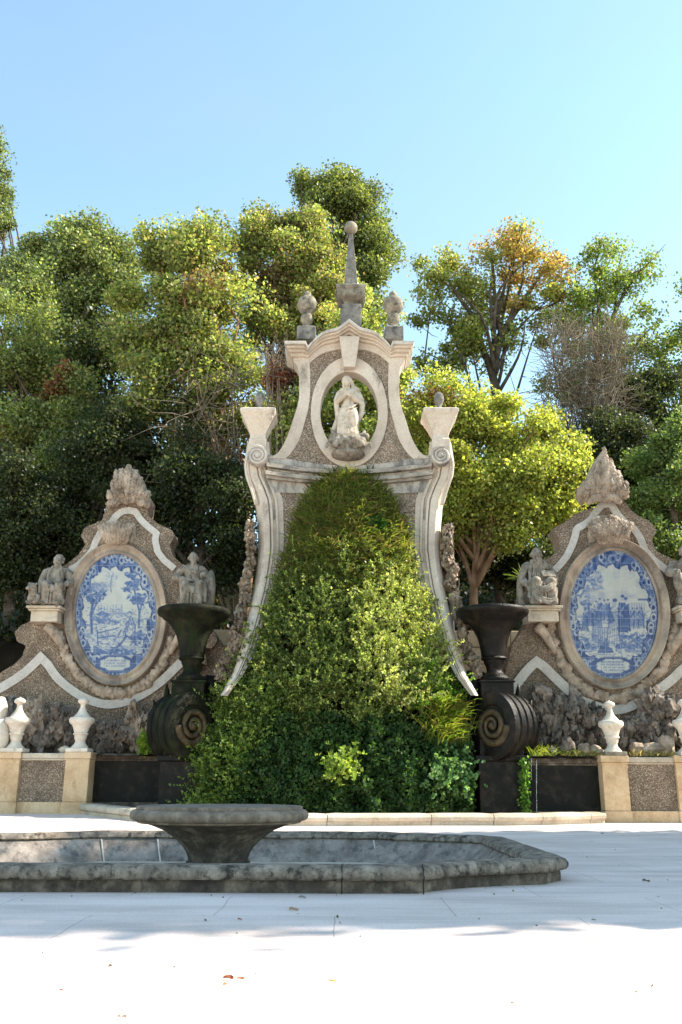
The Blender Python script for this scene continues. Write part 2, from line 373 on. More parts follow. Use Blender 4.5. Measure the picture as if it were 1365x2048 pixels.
# ================================================================== pool basin and bowl
PC = (-1.44, 11.05)
M['dark_gap'] = stone('dark_joint', (0.01, 0.01, 0.01), (0.02, 0.018, 0.016), (0.03, 0.027, 0.024), 5)
def pool_outline():
    q = [(0, -2.85), (1.45, -2.88), (2.13, -2.86)]
    cv = spline([(2.13, -2.86), (2.40, -2.55), (2.80, -2.30), (3.38, -2.08)], 7)
    q += [(p.x, p.y) for p in cv[1:]] if len(cv[0]) == 2 else []
    q += [(3.64, -1.68), (3.64, 0)]
    right = q + [(x, -y) for x, y in reversed(q[:-1])]
    pts = right + [(-x, y) for x, y in reversed(right[1:-1])]
    return pts
_pts = []
for a in pool_outline():
    if not _pts or (Vector(a) - Vector(_pts[-1])).length > 1e-3: _pts.append(a)
def offset_poly(pts, d):
    n = len(pts); out = []
    for i in range(n):
        a = Vector(pts[i - 1]); b = Vector(pts[i]); c = Vector(pts[(i + 1) % n])
        t1 = (b - a).normalized(); t2 = (c - b).normalized()
        n1 = Vector((-t1.y, t1.x)); n2 = Vector((-t2.y, t2.x)); m = n1 + n2
        if m.length < 1e-6: m = n1
        m.normalize(); k = d / max(0.55, m.dot(n1))
        out.append(tuple(b + m * k))
    return out
# denser outline so that the stone edge can be worn
def densify(pts, step=0.16):
    out = []
    for i in range(len(pts)):
        a = Vector(pts[i]); b = Vector(pts[(i + 1) % len(pts)]); k = max(1, int((b - a).length / step))
        for j in range(k): out.append(tuple(a.lerp(b, j / k)))
    return out
def ring_rows(prof, wear=0.0):
    rows = []
    for d, z in prof:
        r = offset_poly(_pts, d); r = densify_like(r)
        rows.append([(PC[0] + x + wear * nz(x * 3, y * 3, z * 5), PC[1] + y + wear * nz(x * 3 + 9, y * 3, z * 5), z + wear * 0.8 * nz(x * 2.5, y * 2.5, 5)) for x, y in r])
    return rows
_seg = [max(1, int((Vector(_pts[(i + 1) % len(_pts)]) - Vector(_pts[i])).length / 0.16)) for i in range(len(_pts))]
def densify_like(r):
    out = []
    for i in range(len(r)):
        a = Vector(r[i]); b = Vector(r[(i + 1) % len(r)])
        for j in range(_seg[i]): out.append(tuple(a.lerp(b, j / _seg[i])))
    return out
pool = thing('fountain_pool', (PC[0], PC[1], 0), 'low grey stone pool with rounded rim and stepped curving outline, black with lichen', 'pool')
mb = MB(); mb.grid(ring_rows([(0.10, -0.12), (0.05, -0.02), (0.05, 0.075), (0.055, 0.10)], 0.012), True); obj('base_course', mb, M['basin_low'], pool, 40)
mb = MB(); mb.grid(ring_rows([(0.06, 0.098), (0.0, 0.105), (-0.025, 0.13), (-0.028, 0.165), (-0.005, 0.20), (0.04, 0.22), (0.18, 0.225), (0.28, 0.215), (0.33, 0.19), (0.345, 0.15), (0.33, 0.13), (0.28, 0.12)], 0.014), True); obj('rim', mb, M['basin'], pool, 50)
mb = MB(); mb.grid(ring_rows([(0.31, 0.135), (0.33, 0.12), (0.44, 0.02), (0.64, -0.18)], 0.006), True)
obj('inner_wall', mb, M['basin_inner'], pool, 40)
# thin pale seams across the inner wall
jt = MB()
inn0 = offset_poly(_pts, 0.405); inn1 = offset_poly(_pts, 0.54)
for (i, t) in [(2, 0.0), (1, 0.5)]:
    pass
def seam(px):
    x = (px - CX) / F * 13.3 / 1.0
    for sgn in (1,):
        a = Vector((x, PC[1] + 2.85 - 0.335, 0.115)); b = Vector((x * 0.975 + 0.05, PC[1] + 2.85 - 0.625, -0.165))
        jt = MB(); jt.tube([a, a.lerp(b, 0.5) + Vector((0, -0.006, 0)), b], [0.012, 0.011, 0.012], 5); obj('pale_seam', jt, M['white_paint'], pool)
for px in (12, 225, 333, 748): seam(px)
for jx, jy in ((0.02, 8.155), (0.71, 8.17)):     # open joints in the front of the rim
    mb = MB(); mb.tube([(jx, jy + 0.02, -0.02), (jx, jy + 0.015, 0.10), (jx + 0.004, jy - 0.02, 0.13), (jx, jy - 0.012, 0.19), (jx, jy + 0.05, 0.222), (jx + 0.01, jy + 0.2, 0.224)], [0.006, 0.006, 0.005, 0.005, 0.005, 0.004], 6)
    obj('open_joint', mb, M['dark_gap'], pool)

mb = MB(); fl = densify_like(offset_poly(_pts, 0.58)); mb.add([(PC[0] + x, PC[1] + y, -0.155) for x, y in fl], [tuple(range(len(fl)))])
obj('pool_floor', mb, M['kerb'], pool)

# plaza sheet with the pool's hole
def plaza_sheet():
    bm = bmesh.new()
    hole = offset_poly(_pts, 0.14)
    rect = [(-120, -120), (120, -120), (120, 16), (-120, 16)]
    for loop in (rect, [(PC[0] + x, PC[1] + y) for x, y in hole]):
        vs = [bm.verts.new((x, y, 0)) for x, y in loop]
        for i in range(len(vs)): bm.edges.new((vs[i], vs[(i + 1) % len(vs)]))
    bmesh.ops.triangle_fill(bm, edges=bm.edges[:], use_beauty=True, use_dissolve=False)
    bad = [f for f in bm.faces if all((Vector((v.co.x - PC[0], v.co.y - PC[1])).length < 5) for v in f.verts) and in_poly((f.calc_center_median().x - PC[0], f.calc_center_median().y - PC[1]), hole)]
    bmesh.ops.delete(bm, geom=bad, context='FACES_ONLY')
    xs = [-120, -60, -30, -16] + list(range(-10, 13)) + [18, 30, 60, 120]; ys = [16 + 0.5 * k for k in range(20)] + [26.5, 30]
    g = [[bm.verts.new((x, y, ground_z(x, y))) for x in xs] for y in ys]
    for i in range(len(ys) - 1):
        for j in range(len(xs) - 1): bm.faces.new((g[i][j], g[i][j + 1], g[i + 1][j + 1], g[i + 1][j]))
    for f in bm.faces:
        if f.normal.z < 0: f.normal_flip()
    me = bpy.data.meshes.new('plaza'); bm.normal_update()
    for f in bm.faces:
        if f.normal.z < 0: f.normal_flip()
    bm.to_mesh(me); bm.free(); me.materials.append(M['plaza'])
    return me
def in_poly(p, poly):
    x, y = p; c = False
    for i in range(len(poly)):
        x1, y1 = poly[i - 1]; x2, y2 = poly[i]
        if (y1 > y) != (y2 > y) and x < (x2 - x1) * (y - y1) / (y2 - y1) + x1: c = not c
    return c
structure(link('plaza', plaza_sheet()))

BC = (-1.45, 11.5, 0.0)
bowl = thing('fountain_bowl', (BC[0], BC[1], -0.1), 'wide flat grey stone bowl like a mushroom standing in the pool', 'fountain bowl')
mb = MB(); mb.lathe([(0.02, 0.628), (0.5, 0.628), (0.985, 0.625), (1.0, 0.618), (1.0, 0.592), (0.995, 0.588)], BC, 96, wob=0.006); obj('lid_disc', mb, M['bowl'], bowl, 40)
mb = MB(); mb.lathe([(0.9, 0.59), (1.0, 0.590), (1.04, 0.578), (1.07, 0.545), (1.075, 0.515), (1.06, 0.48), (1.03, 0.462), (0.985, 0.455), (0.985, 0.44), (0.96, 0.43), (0.85, 0.43)], BC, 96, wob=0.008); obj('rim', mb, M['bowl'], bowl, 50)
mb = MB(); mb.lathe([(0.90, 0.432), (0.80, 0.40), (0.66, 0.345), (0.57, 0.285), (0.49, 0.225), (0.43, 0.165), (0.385, 0.10), (0.36, 0.04), (0.355, 0.0), (0.38, -0.005), (0.38, -0.17)], BC, 72, wob=0.012); obj('stem', mb, M['basin_low'], bowl, 50)

# ================================================================== the cascade monument
DM = 23.4
MX = 699.0
def conc(px): return 0.7 * (1 - min(1.0, abs((px - MX) / 205.0)) ** 2)
def flare(py): return 1.9 * max(0.0, min(1.25, (py - 1010) / 380.0)) ** 2
def C(px, py, d=0.0): return P(px, py, DM + conc(px) - flare(py) - d)
S_M = pxm(700, 800, DM)
mon = thing('cascade_monument', (P(MX, 1640, DM)[0], DM, 0.0), 'tall pale baroque wall fountain with an oval opening, scrolls and an obelisk on top', 'monument')

def ribbon(A, B, d, back, mb, px=True):
    """band between two pixel polylines, front at depth d, running back to depth -back"""
    n = len(A)
    fa = [C(p[0], p[1], d) for p in A]; fb = [C(p[0], p[1], d) for p in B]
    ba = [(p[0], p[1] + d + back, p[2]) for p in fa]; bb = [(p[0], p[1] + d + back, p[2]) for p in fb]
    mb.grid([ba, fa, fb, bb, ba])
    k = len(mb.v) - 5 * n
    mb.f.append((k, k + n, k + 2 * n, k + 3 * n)); e = n - 1
    mb.f.append((k + e, k + 3 * n + e, k + 2 * n + e, k + n + e))
def mir(pts): return [(2 * MX - x, y) for x, y in pts]

OUT = [(587, 712), (588, 722), (597, 738), (599, 786), (595, 812), (587, 837), (573, 877), (556, 905), (535, 916)]
INN = [(620, 706), (620, 725), (621, 752), (621, 782), (618, 812), (611, 840), (600, 877), (584, 904), (570, 918)]
oA = spline(OUT, 40); oB = spline(INN, 40)
# upper body: pebble-dash with the oval opening cut through
EC = (MX, 824); EIN = (58, 81); EOUT = (77, 110.5)
def out_hit(th):
    dx, dy = math.cos(th), math.sin(th); best = None
    poly = [(p.x + 6, p.y) for p in oA] + [(545, 935)] + [(2 * MX - 545, 935)] + [(2 * MX - p.x - 6, p.y) for p in reversed(oA)] + [(742, 692), (700, 690), (656, 692)]
    for i in range(len(poly)):
        x1, y1 = poly[i - 1]; x2, y2 = poly[i]; ex, ey = x2 - x1, y2 - y1
        den = dx * ey - dy * ex
        if abs(den) < 1e-9: continue
        t = ((x1 - EC[0]) * ey - (y1 - EC[1]) * ex) / den; u = ((x1 - EC[0]) * dy - (y1 - EC[1]) * dx) / den
        if t > 0 and -1e-6 <= u <= 1 + 1e-6: best = t if best is None else min(best, t)
    return (EC[0] + dx * best, EC[1] + dy * best)
N = 120; ths = [2 * math.pi * k / N for k in range(N)]
inn = [(EC[0] + (EIN[0] + 8) * math.cos(t), EC[1] + (EIN[1] + 8) * math.sin(t)) for t in ths]; outp = [out_hit(t) for t in ths]
def ring4(inner, outer, d, th, mb):
    fi = [C(x, y, d) for x, y in inner]; fo = [C(x, y, d) for x, y in outer]
    bi = [(p[0], p[1] + th, p[2]) for p in fi]; bo = [(p[0], p[1] + th, p[2]) for p in fo]
    mb.grid([bi, fi, fo, bo, bi], True)
mb = MB(); ring4(inn, outp, 0.0, 0.34, mb); obj('pebble_panel', mb, M['pebble_light'], mon)
mb = MB(); ell = lambda rx, ry: [(EC[0] + rx * math.cos(t), EC[1] + ry * math.sin(t)) for t in ths]
ring4(ell(*EIN), ell(*EOUT), 0.09, 0.46, mb); obj('oval_frame', mb, M['plaster'], mon, bevel=0.012)
# pilasters of the upper body
for mirror in (False, True):
    a = [(p.x, p.y) for p in oA]; b = [(p.x, p.y) for p in oB]
    if mirror: a, b = mir(a), mir(b)
    mb = MB(); ribbon(a, b, 0.07, 0.55, mb); obj('pilaster', mb, M['plaster'], mon, bevel=0.012)
# frieze over the panel
top_in = [(618, 727), (641, 709), (668, 700), (699, 697)]; top_out = [(600, 707), (625, 690), (660, 672), (699, 660)]
A = spline(top_out, 20); B = spline(top_in, 20)
A = [(p.x, p.y) for p in A]; B = [(p.x, p.y) for p in B]; A = A + mir(A[:-1])[::-1]; B = B + mir(B[:-1])[::-1]
mb = MB(); ribbon(A, B, 0.055, 0.50, mb); obj('frieze', mb, M['plaster'], mon)
# cornice of three stepped mouldings
def cornice_line(off):
    L = [(568 + off * 0.5, 681 + off), (612 - off * 0.1, 681 + off)]
    arc = [(616, 691 + off * 0.75), (630, 676 + off * 0.8), (648, 662 + off * 0.85), (672, 655 + off * 0.9)]
    arc = [(p.x, p.y) for p in spline(arc, 14)]
    L2 = L + arc + [(678, 653 + off * 0.9), (MX, 637 + off * 1.0)]
    return L2 + mir(L2[:-1])[::-1]
for o0, o1, d in ((0, 7, 0.46), (7, 14, 0.38), (14, 22, 0.27), (22, 31, 0.16)):
    mb = MB(); ribbon(cornice_line(o0), cornice_line(o1), d, 0.6 + d, mb); obj('cornice_moulding', mb, M['plaster' if o0 else 'plaster_worn'], mon, bevel=0.02)
# keystone
def slabpx(pts, d, th): mb = MB(); mb.slab([C(x, y, d) for x, y in pts], th); return mb
obj('keystone', slabpx([(679, 672), (720, 672), (711, 733), (688, 733)], 0.34, 0.7), M['plaster'], mon, bevel=0.015)
# crowning pedestal, obelisk and ball
def at(px, py, d=0.0): return P(px, py, DM + 1.1 - d)
def hz(py, py0): return at(700, py)[2] - at(700, py0)[2]
c0 = at(702, 648); c0 = (c0[0], c0[1] - 0.0, c0[2]); px_ = pxm(700, 620, DM)
mb = MB(); mb.square([(21.5 * px_, -0.25), (21.5 * px_, hz(619, 648)), (20 * px_, hz(617, 648))], c0); obj('crown_block', mb, M['dark_block'], mon, bevel=0.02)
mb = MB(); mb.square([(16 * px_, hz(617.5, 648)), (13.5 * px_, hz(612, 648)), (16 * px_, hz(609, 648)), (25 * px_, hz(605, 648)), (28.5 * px_, hz(602, 648)), (29 * px_, hz(590, 648)), (31 * px_, hz(589, 648)), (31 * px_, hz(584, 648)), (29 * px_, hz(582, 648)), (15 * px_, hz(580, 648))], c0); obj('crown_capital', mb, M['lichen_stone'], mon, bevel=0.01)
px_ = pxm(700, 520, DM)
mb = MB(); mb.square([(15 * px_, hz(581, 648)), (14.5 * px_, hz(576, 648)), (13.5 * px_, hz(572, 648)), (4.2 * px_, hz(470, 648))], c0); ob = obj('obelisk', mb, M['dark_block'], mon, bevel=0.012)
mb = MB(); r = 14 * pxm(700, 456, DM); mb.ell((c0[0], c0[1], at(700, 456)[2]), (r, r, r), 32, 20); obj('ball', mb, M['lichen_stone'], ob, True)
# vase finials on dark blocks
for cx in (613.5, 788):
    b0 = P(cx, 680, DM + 0.65); px_ = pxm(cx, 640, DM)
    h = lambda py: P(cx, py, DM + 0.65)[2] - b0[2]
    mb = MB(); mb.square([(19 * px_, -0.1), (19 * px_, h(661)), (17 * px_, h(659))], b0); o = obj('finial_block', mb, M['dark_block'], mon, bevel=0.02)
    mb = MB(); mb.lathe([(13 * px_, h(659.5)), (12.5 * px_, h(657)), (7.5 * px_, h(654)), (7 * px_, h(652)), (10 * px_, h(648)), (12.5 * px_, h(643)), (13 * px_, h(637)), (11.5 * px_, h(632)), (9 * px_, h(629)), (11 * px_, h(626.5)), (15 * px_, h(623)), (18 * px_, h(619)), (20.5 * px_, h(612)), (20 * px_, h(605)), (17 * px_, h(599)), (12 * px_, h(596)), (8 * px_, h(595.5)), (7 * px_, h(594)), (8.3 * px_, h(591)), (7.8 * px_, h(587)), (5 * px_, h(584.5)), (1 * px_, h(584))], b0, 36, wob=0.02)
    obj('vase_finial', mb, M['lichen_stone'], mon, 60)
# middle entablature, dipping with the curved wall
def dip(y0, y1):
    return lambda x: y1 - (y1 - y0) * min(1.0, abs((x - MX) / 165.0)) ** 1.8
xs_ = np.linspace(530, 2 * MX - 530, 40)
def band(fa, fb, d, mat, x0=530, bev=0.01, nm='entablature_band'):
    xs = np.linspace(x0, 2 * MX - x0, 40); mb = MB()
    ribbon([(x, fa(x)) for x in xs], [(x, fb(x)) for x in xs], d, 0.9 + d, mb); obj(nm, mb, M[mat], mon, bevel=bev)
band(dip(908, 931), dip(924, 939), 0.05, 'plaster_worn', 538)
band(dip(924, 939), dip(932, 947), 0.30, 'moulding', 533, nm='entablature_moulding')
band(dip(932, 947), dip(940, 954), 0.14, 'plaster_worn', 535, nm='entablature_moulding')
band(dip(940, 954), dip(948, 962), 0.26, 'moulding', 531, nm='entablature_moulding')
band(dip(948, 962), dip(956, 968), 0.17, 'moulding', 533, nm='entablature_moulding')
band(dip(956, 968), dip(984, 988), 0.04, 'plaster_worn', 535)
# lower pebble panel
mb = MB(); rows = []
for py in np.linspace(980, 1330, 30):
    hw = interp(py, [980, 1098, 1161, 1225, 1290, 1420], [136, 136, 146, 160, 170, 190]); rows.append([C(MX + hw * t, py, 0) for t in np.linspace(-1, 1, 17)])
mb.grid(rows); obj('pebble_panel', mb, M['pebble_light'], mon)
# the two great curved pilasters below, one moulded section swept down each
yk = [884, 893, 912, 930, 953, 976, 999, 1019, 1050, 1098, 1138, 1177, 1237, 1296, 1351, 1391]
okk = [203, 205, 208, 210.5, 208, 198, 190, 186.5, 183.5, 181.5, 185.5, 191, 204, 217, 236, 258]
ik = [160, 160, 158, 158, 153, 142, 133, 132, 131, 131, 137, 145, 163, 184, 213, 243]
PROF = [(0.0, -0.9), (0.0, -0.30), (0.05, -0.12), (0.12, 0.02), (0.22, 0.12), (0.34, 0.16), (0.46, 0.16), (0.475, 0.06), (0.50, 0.06), (0.515, 0.15), (0.60, 0.15), (0.615, 0.04), (0.70, 0.05), (0.715, 0.11), (0.80, 0.10), (0.815, 0.03), (1.0, 0.03), (1.0, -0.1)]
for sgn in (-1, 1):
    mb = MB(); rows = []
    for py in np.linspace(884, 1391, 90):
        xo = interp(py, yk, okk); xi = interp(py, yk, ik)
        k = 1.0 if py > 1000 else 0.55 + 0.45 * (py - 884) / 116
        rows.append([C(MX + sgn * (xo + (xi - xo) * t), py, d * k if d > -0.25 else d) for t, d in PROF])
    mb.grid(rows); obj('curved_pilaster', mb, M['plaster'], mon, 30)
    # sunk dark panel line near the top of the pilaster
    mb = MB(); mb.slab([C(MX + sgn * x, y, 0.075) for x, y in ((151, 995), (146, 995), (146, 1034), (151, 1040))], 0.06); obj('sunk_panel', mb, M['moulding'], mon)
    # volute on the shoulder
    cx, cy = MX + sgn * 183.5, 912
    V0 = Vector(C(cx, cy, 0.30)); u = pxm(cx, cy, DM)
    mb = MB(); seg = 40
    for r_, y0, y1 in ((20, 0.0, 0.6), (17, -0.05, 0.0)):
        f = [(V0.x + r_ * u * math.cos(2 * math.pi * k / seg), V0.y + y0, V0.z + r_ * u * math.sin(2 * math.pi * k / seg)) for k in range(seg)]; mb.slab(f, y1 - y0 + 0.02)
    sp = []
    for k in range(80):
        a = k / 79 * 2.4 * 2 * math.pi; rr = (19.5 - 15.5 * k / 79) * u
        sp.append((V0.x + sgn * rr * math.cos(a + 1.2), V0.y - 0.06, V0.z + rr * math.sin(a + 1.2)))
    mb.tube(sp, [lerp(3.3, 2.0, k / 79) * u for k in range(80)], 8); mb.ell((V0.x, V0.y - 0.06, V0.z), (5 * u, 0.07, 5 * u))
    obj('volute', mb, M['plaster_worn'], mon, 40)
    mb = MB()
    for q in (0.0, 1.0):
        pth = [(186 + q * 9, 900), (200 + q * 4, 915), (203 + q * 4, 935), (199 + q * 4, 958), (190 + q * 4, 985), (184 + q * 3, 1010)]
        pth = spline(pth, 24); mb.tube([C(MX + sgn * p.x, p.y, 0.06) for p in pth], [0.035] * 24, 6)
    obj('console_bead', mb, M['plaster'], mon, True)
    # flared capital and pine-cone finial
    cx = MX + sgn * 182; YB = DM + 0.15; b0 = P(cx, 892, YB); u = pxm(cx, 850, YB); h = lambda py: P(cx, py, YB)[2] - b0[2]
    mb = MB(); mb.square([(17.5 * u, -0.25), (17.5 * u, h(884)), (15.5 * u, h(881)), (15 * u, h(874)), (18 * u, h(868)), (22 * u, h(858)), (26 * u, h(849)), (29 * u, h(845)), (29 * u, h(842)), (33 * u, h(837)), (35 * u, h(833)), (35 * u, h(829)), (31 * u, h(827)), (8 * u, h(822))], b0); cap = obj('flared_capital', mb, M['plaster'], mon, bevel=0.015)
    mb = MB(); mb.lathe([(11 * u, h(824)), (9 * u, h(818)), (5 * u, h(814)), (4.5 * u, h(812)), (8 * u, h(808)), (10 * u, h(801)), (9.6 * u, h(794)), (7.5 * u, h(788)), (4 * u, h(785)), (0.6 * u, h(784))], b0, 24, wob=0.05); obj('pine_cone_finial', mb, M['dark_block'], cap, 60)
    # encrusted rocks down the outer flank
    mb = MB()
    line = [(-197, 1048), (-196, 1098), (-203, 1150), (-208, 1195), (-218, 1240), (-226, 1280), (-244, 1318), (-258, 1352)] if sgn < 0 else [(197, 1055), (197, 1098), (201, 1140), (212, 1190), (222, 1232), (229, 1275), (240, 1312), (256, 1345)]
    pts = resample([Vector((x, y)) for x, y in line], 46)
    for k, p in enumerate(pts):
        w = 5.5 + 5 * rng.random(); c = P(MX + p.x + 4 * rng.normal(), p.y, DM + 0.25 - 0.12 * rng.random() - flare(p.y) * 0.8)
        mb.rock(c, (w * S_M, 0.3, (6 + 8 * rng.random()) * S_M), k + 60 * (sgn + 1), 0.85, 3, 2.2, 0.5)
    obj('encrusted_rock', mb, M['rocaille'], mon, 50)
# body behind the planted lower part
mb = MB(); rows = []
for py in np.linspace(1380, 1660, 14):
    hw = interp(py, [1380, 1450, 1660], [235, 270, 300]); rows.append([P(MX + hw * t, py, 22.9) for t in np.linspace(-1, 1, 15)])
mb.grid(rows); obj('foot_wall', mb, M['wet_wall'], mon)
mb = MB(); x0, _, z0 = P(MX - 178, 1000, DM + 1); x1, _, z1 = P(MX + 178, 940, DM + 1); mb.box((x0, DM + 0.8, 0), (x1, DM + 1.6, z1)); obj('rear_wall', mb, M['pebble_dark'], mon)

# ================================================================== the two tile walls
DL, DR = 24.0, 23.2
def relief(rows_px, Y, thick, amp, seed, ncol=46, freq=(9, 9), edge=0.5, back=0.3, step=1.6, mb=None):
    """rough carved relief: rows_px = [(py, xl, xr)...] outline, bulging towards the viewer"""
    mb = mb or MB(); ys = [r[0] for r in rows_px]; grid = []
    n = max(3, int((ys[-1] - ys[0]) / step) + 1)
    for py in np.linspace(ys[0], ys[-1], n):
        xl = interp(py, ys, [r[1] for r in rows_px]); xr = interp(py, ys, [r[2] for r in rows_px])
        v = (py - ys[0]) / (ys[-1] - ys[0]); row = []
        x0 = P(xl, py, Y); row.append((x0[0], Y + back, x0[2]))
        for k in range(ncol):
            t = k / (ncol - 1); q = P(lerp(xl, xr, t), py, Y)
            b = (1 - abs(2 * t - 1) ** 3) * (1 - max(0, 2 * abs(v - 0.5)) ** 6)
            nn = nz(q[0] * freq[0] + seed, q[2] * freq[1], seed, 4); rg = 1 - 2.2 * abs(nz(q[0] * freq[0] * 0.6 + seed * 2, q[2] * freq[1] * 0.6, seed + 5, 3))
            f3 = 1 - 2.5 * abs(nz(q[0] * freq[0] * 1.7 + seed, q[2] * freq[1] * 1.7, seed + 11, 3))
            d = thick * b ** edge + amp * (nn * 1.0 + rg * 0.9 + f3 * 0.5) * (0.35 + 0.65 * b)
            j = 0.03 * nz(q[0] * 12, q[2] * 12, seed, 2) if k in (0, ncol - 1) else 0
            row.append((q[0] + j, Y - d, q[2] + j))
        x1 = P(xr, py, Y); row.append((x1[0], Y + back, x1[2])); grid.append(row)
    mb.grid(grid); return mb

def band_px(center, w, Y, d, th, mb, taper=None):
    """limewashed band: centre line and width in photo pixels"""
    c = [Vector(p) for p in center]; A = []; B = []
    for i, p in enumerate(c):
        t1 = (p - c[max(0, i - 1)]); t2 = (c[min(len(c) - 1, i + 1)] - p)
        t1 = t1.normalized() if t1.length > 1e-6 else t2.normalized(); t2 = t2.normalized() if t2.length > 1e-6 else t1
        n1 = Vector((-t1.y, t1.x)); n2 = Vector((-t2.y, t2.x)); m = (n1 + n2).normalized(); k = w / 2 / max(0.5, m.dot(n1))
        A.append(p + m * k); B.append(p - m * k)
    fa = [P(p.x, p.y, Y) for p in A]; fb = [P(p.x, p.y, Y) for p in B]
    fa = [(p[0], Y - d, p[2]) for p in fa]; fb = [(p[0], Y - d, p[2]) for p in fb]
    ba = [(p[0], p[1] + th, p[2]) for p in fa]; bb = [(p[0], p[1] + th, p[2]) for p in fb]
    mb.grid([ba, fa, fb, bb, ba]); n = len(A); k = len(mb.v) - 5 * n
    mb.f.append((k, k + n, k + 2 * n, k + 3 * n)); e = n - 1; mb.f.append((k + e, k + 3 * n + e, k + 2 * n + e, k + n + e))
def rough_slab(pts, Y, th, step=5, amp=1.2, seed=0):
    """slab from a pixel outline with a slightly broken edge"""
    q = [Vector(p) for p in pts]; L = sum((q[i] - q[i - 1]).length for i in range(len(q))); r = resample(q + [q[0]], int(L / step))[:-1]
    r = [(p.x + amp * nz(p.x * 0.13, p.y * 0.13, seed, 3), p.y + amp * nz(p.x * 0.13 + 7, p.y * 0.13, seed, 3)) for p in r]
    mb = MB(); mb.slab([P(x, y, Y) for x, y in r], th); return mb
def oval_frame(cx, cy, rx, ry, w, Y, mb):
    """moulded oval stone frame; w = radial width in pixels"""
    prof = [(1.0, -0.3), (1.0, 0.10), (0.97, 0.16), (0.90, 0.20), (0.80, 0.17), (0.72, 0.10), (0.55, 0.075), (0.35, 0.06), (0.22, 0.10), (0.10, 0.115), (0.0, 0.09), (0.0, -0.1)]
    rows = []
    for t, d in prof:
        row = []
        for k in range(96):
            a = 2 * math.pi * k / 96; p = P(cx + (rx - w * (1 - t)) * math.cos(a), cy + (ry - w * (1 - t)) * math.sin(a), Y); row.append((p[0], Y - d, p[2]))
        rows.append(row)
    mb.grid(rows, True)

# ------------------------------------------------------------------ blue and white tile pictures, painted cell by cell
class Paint:
    def __init__(s, w, h, seed):
        s.w, s.h = w, h; s.a = np.zeros((h, w)); s.r = np.random.default_rng(seed)
        yy, xx = np.mgrid[0:h, 0:w]; s.u = (xx + 0.5) / w * 2 - 1; s.v = 1 - (yy + 0.5) / h * 2
    def ell(s, cx, cy, rx, ry, val, soft=0.15, rot=0.0, k=1.0):
        dx, dy = s.u - cx, (s.v - cy); c, sn = math.cos(rot), math.sin(rot); q = np.sqrt(((dx * c + dy * sn) / rx) ** 2 + ((-dx * sn + dy * c) / ry) ** 2)
        m = np.clip((1 - q) / soft, 0, 1) * k; s.a = s.a * (1 - m) + val * m
    def line(s, pts, w, val, k=1.0):
        for (x0, y0), (x1, y1) in zip(pts, pts[1:]):
            dx, dy = x1 - x0, y1 - y0; L = dx * dx + dy * dy + 1e-9
            t = np.clip(((s.u - x0) * dx + (s.v - y0) * dy) / L, 0, 1); d = np.hypot(s.u - x0 - t * dx, s.v - y0 - t * dy)
            m = np.clip(1.4 - d / w, 0, 1) * k; s.a = s.a * (1 - m) + val * m
    def poly(s, pts, val, k=1.0):
        c = np.zeros(s.u.shape, bool)
        for i in range(len(pts)):
            x1, y1 = pts[i - 1]; x2, y2 = pts[i]
            if y1 == y2: continue
            c ^= ((y1 > s.v) != (y2 > s.v)) & (s.u < (x2 - x1) * (s.v - y1) / (y2 - y1) + x1)
        s.a = np.where(c, s.a * (1 - k) + val * k, s.a)
    def foliage(s, cx, cy, rx, ry, n, val=0.8, size=0.05):
        for _ in range(n):
            a = s.r.random() * 6.28; q = s.r.random() ** 0.5
            s.ell(cx + rx * q * math.cos(a), cy + ry * q * math.sin(a), size * (0.5 + s.r.random()), size * 0.35 * (0.6 + s.r.random()), val * (0.55 + 0.6 * s.r.random()), 0.6, s.r.normal() * 0.4, 0.8)
    def figure(s, x, y, h, dark, lean=0.0):
        w = h * 0.2
        s.poly([(x - w * 0.55 + lean, y + h * 0.8), (x + w * 0.6 + lean, y + h * 0.8), (x + w * 1.1, y), (x - w * 1.1, y)], dark, 0.9)
        for k in range(6):
            q = -0.8 + 1.6 * k / 5; s.line([(x + lean + q * w * 0.5, y + h * 0.72), (x + q * w * 1.3, y + 0.01)], 0.010, min(1, dark + 0.42), 0.7)
        s.line([(x - w * 0.55 + lean, y + h * 0.8), (x - w * 1.1, y)], 0.012, 0.85, 0.8); s.line([(x + w * 0.6 + lean, y + h * 0.8), (x + w * 1.1, y)], 0.012, 0.9, 0.9)
        s.ell(x + lean, y + h * 0.92, w * 0.42, h * 0.09, 0.18, 0.2); s.ell(x + lean + 0.01, y + h * 0.97, w * 0.45, h * 0.05, 0.75, 0.4)
        s.line([(x - w * 0.4 + lean, y + h * 0.7), (x - w * 1.3, y + h * 0.52), (x - w * 0.6, y + h * 0.45)], 0.02, 0.25, 0.8)
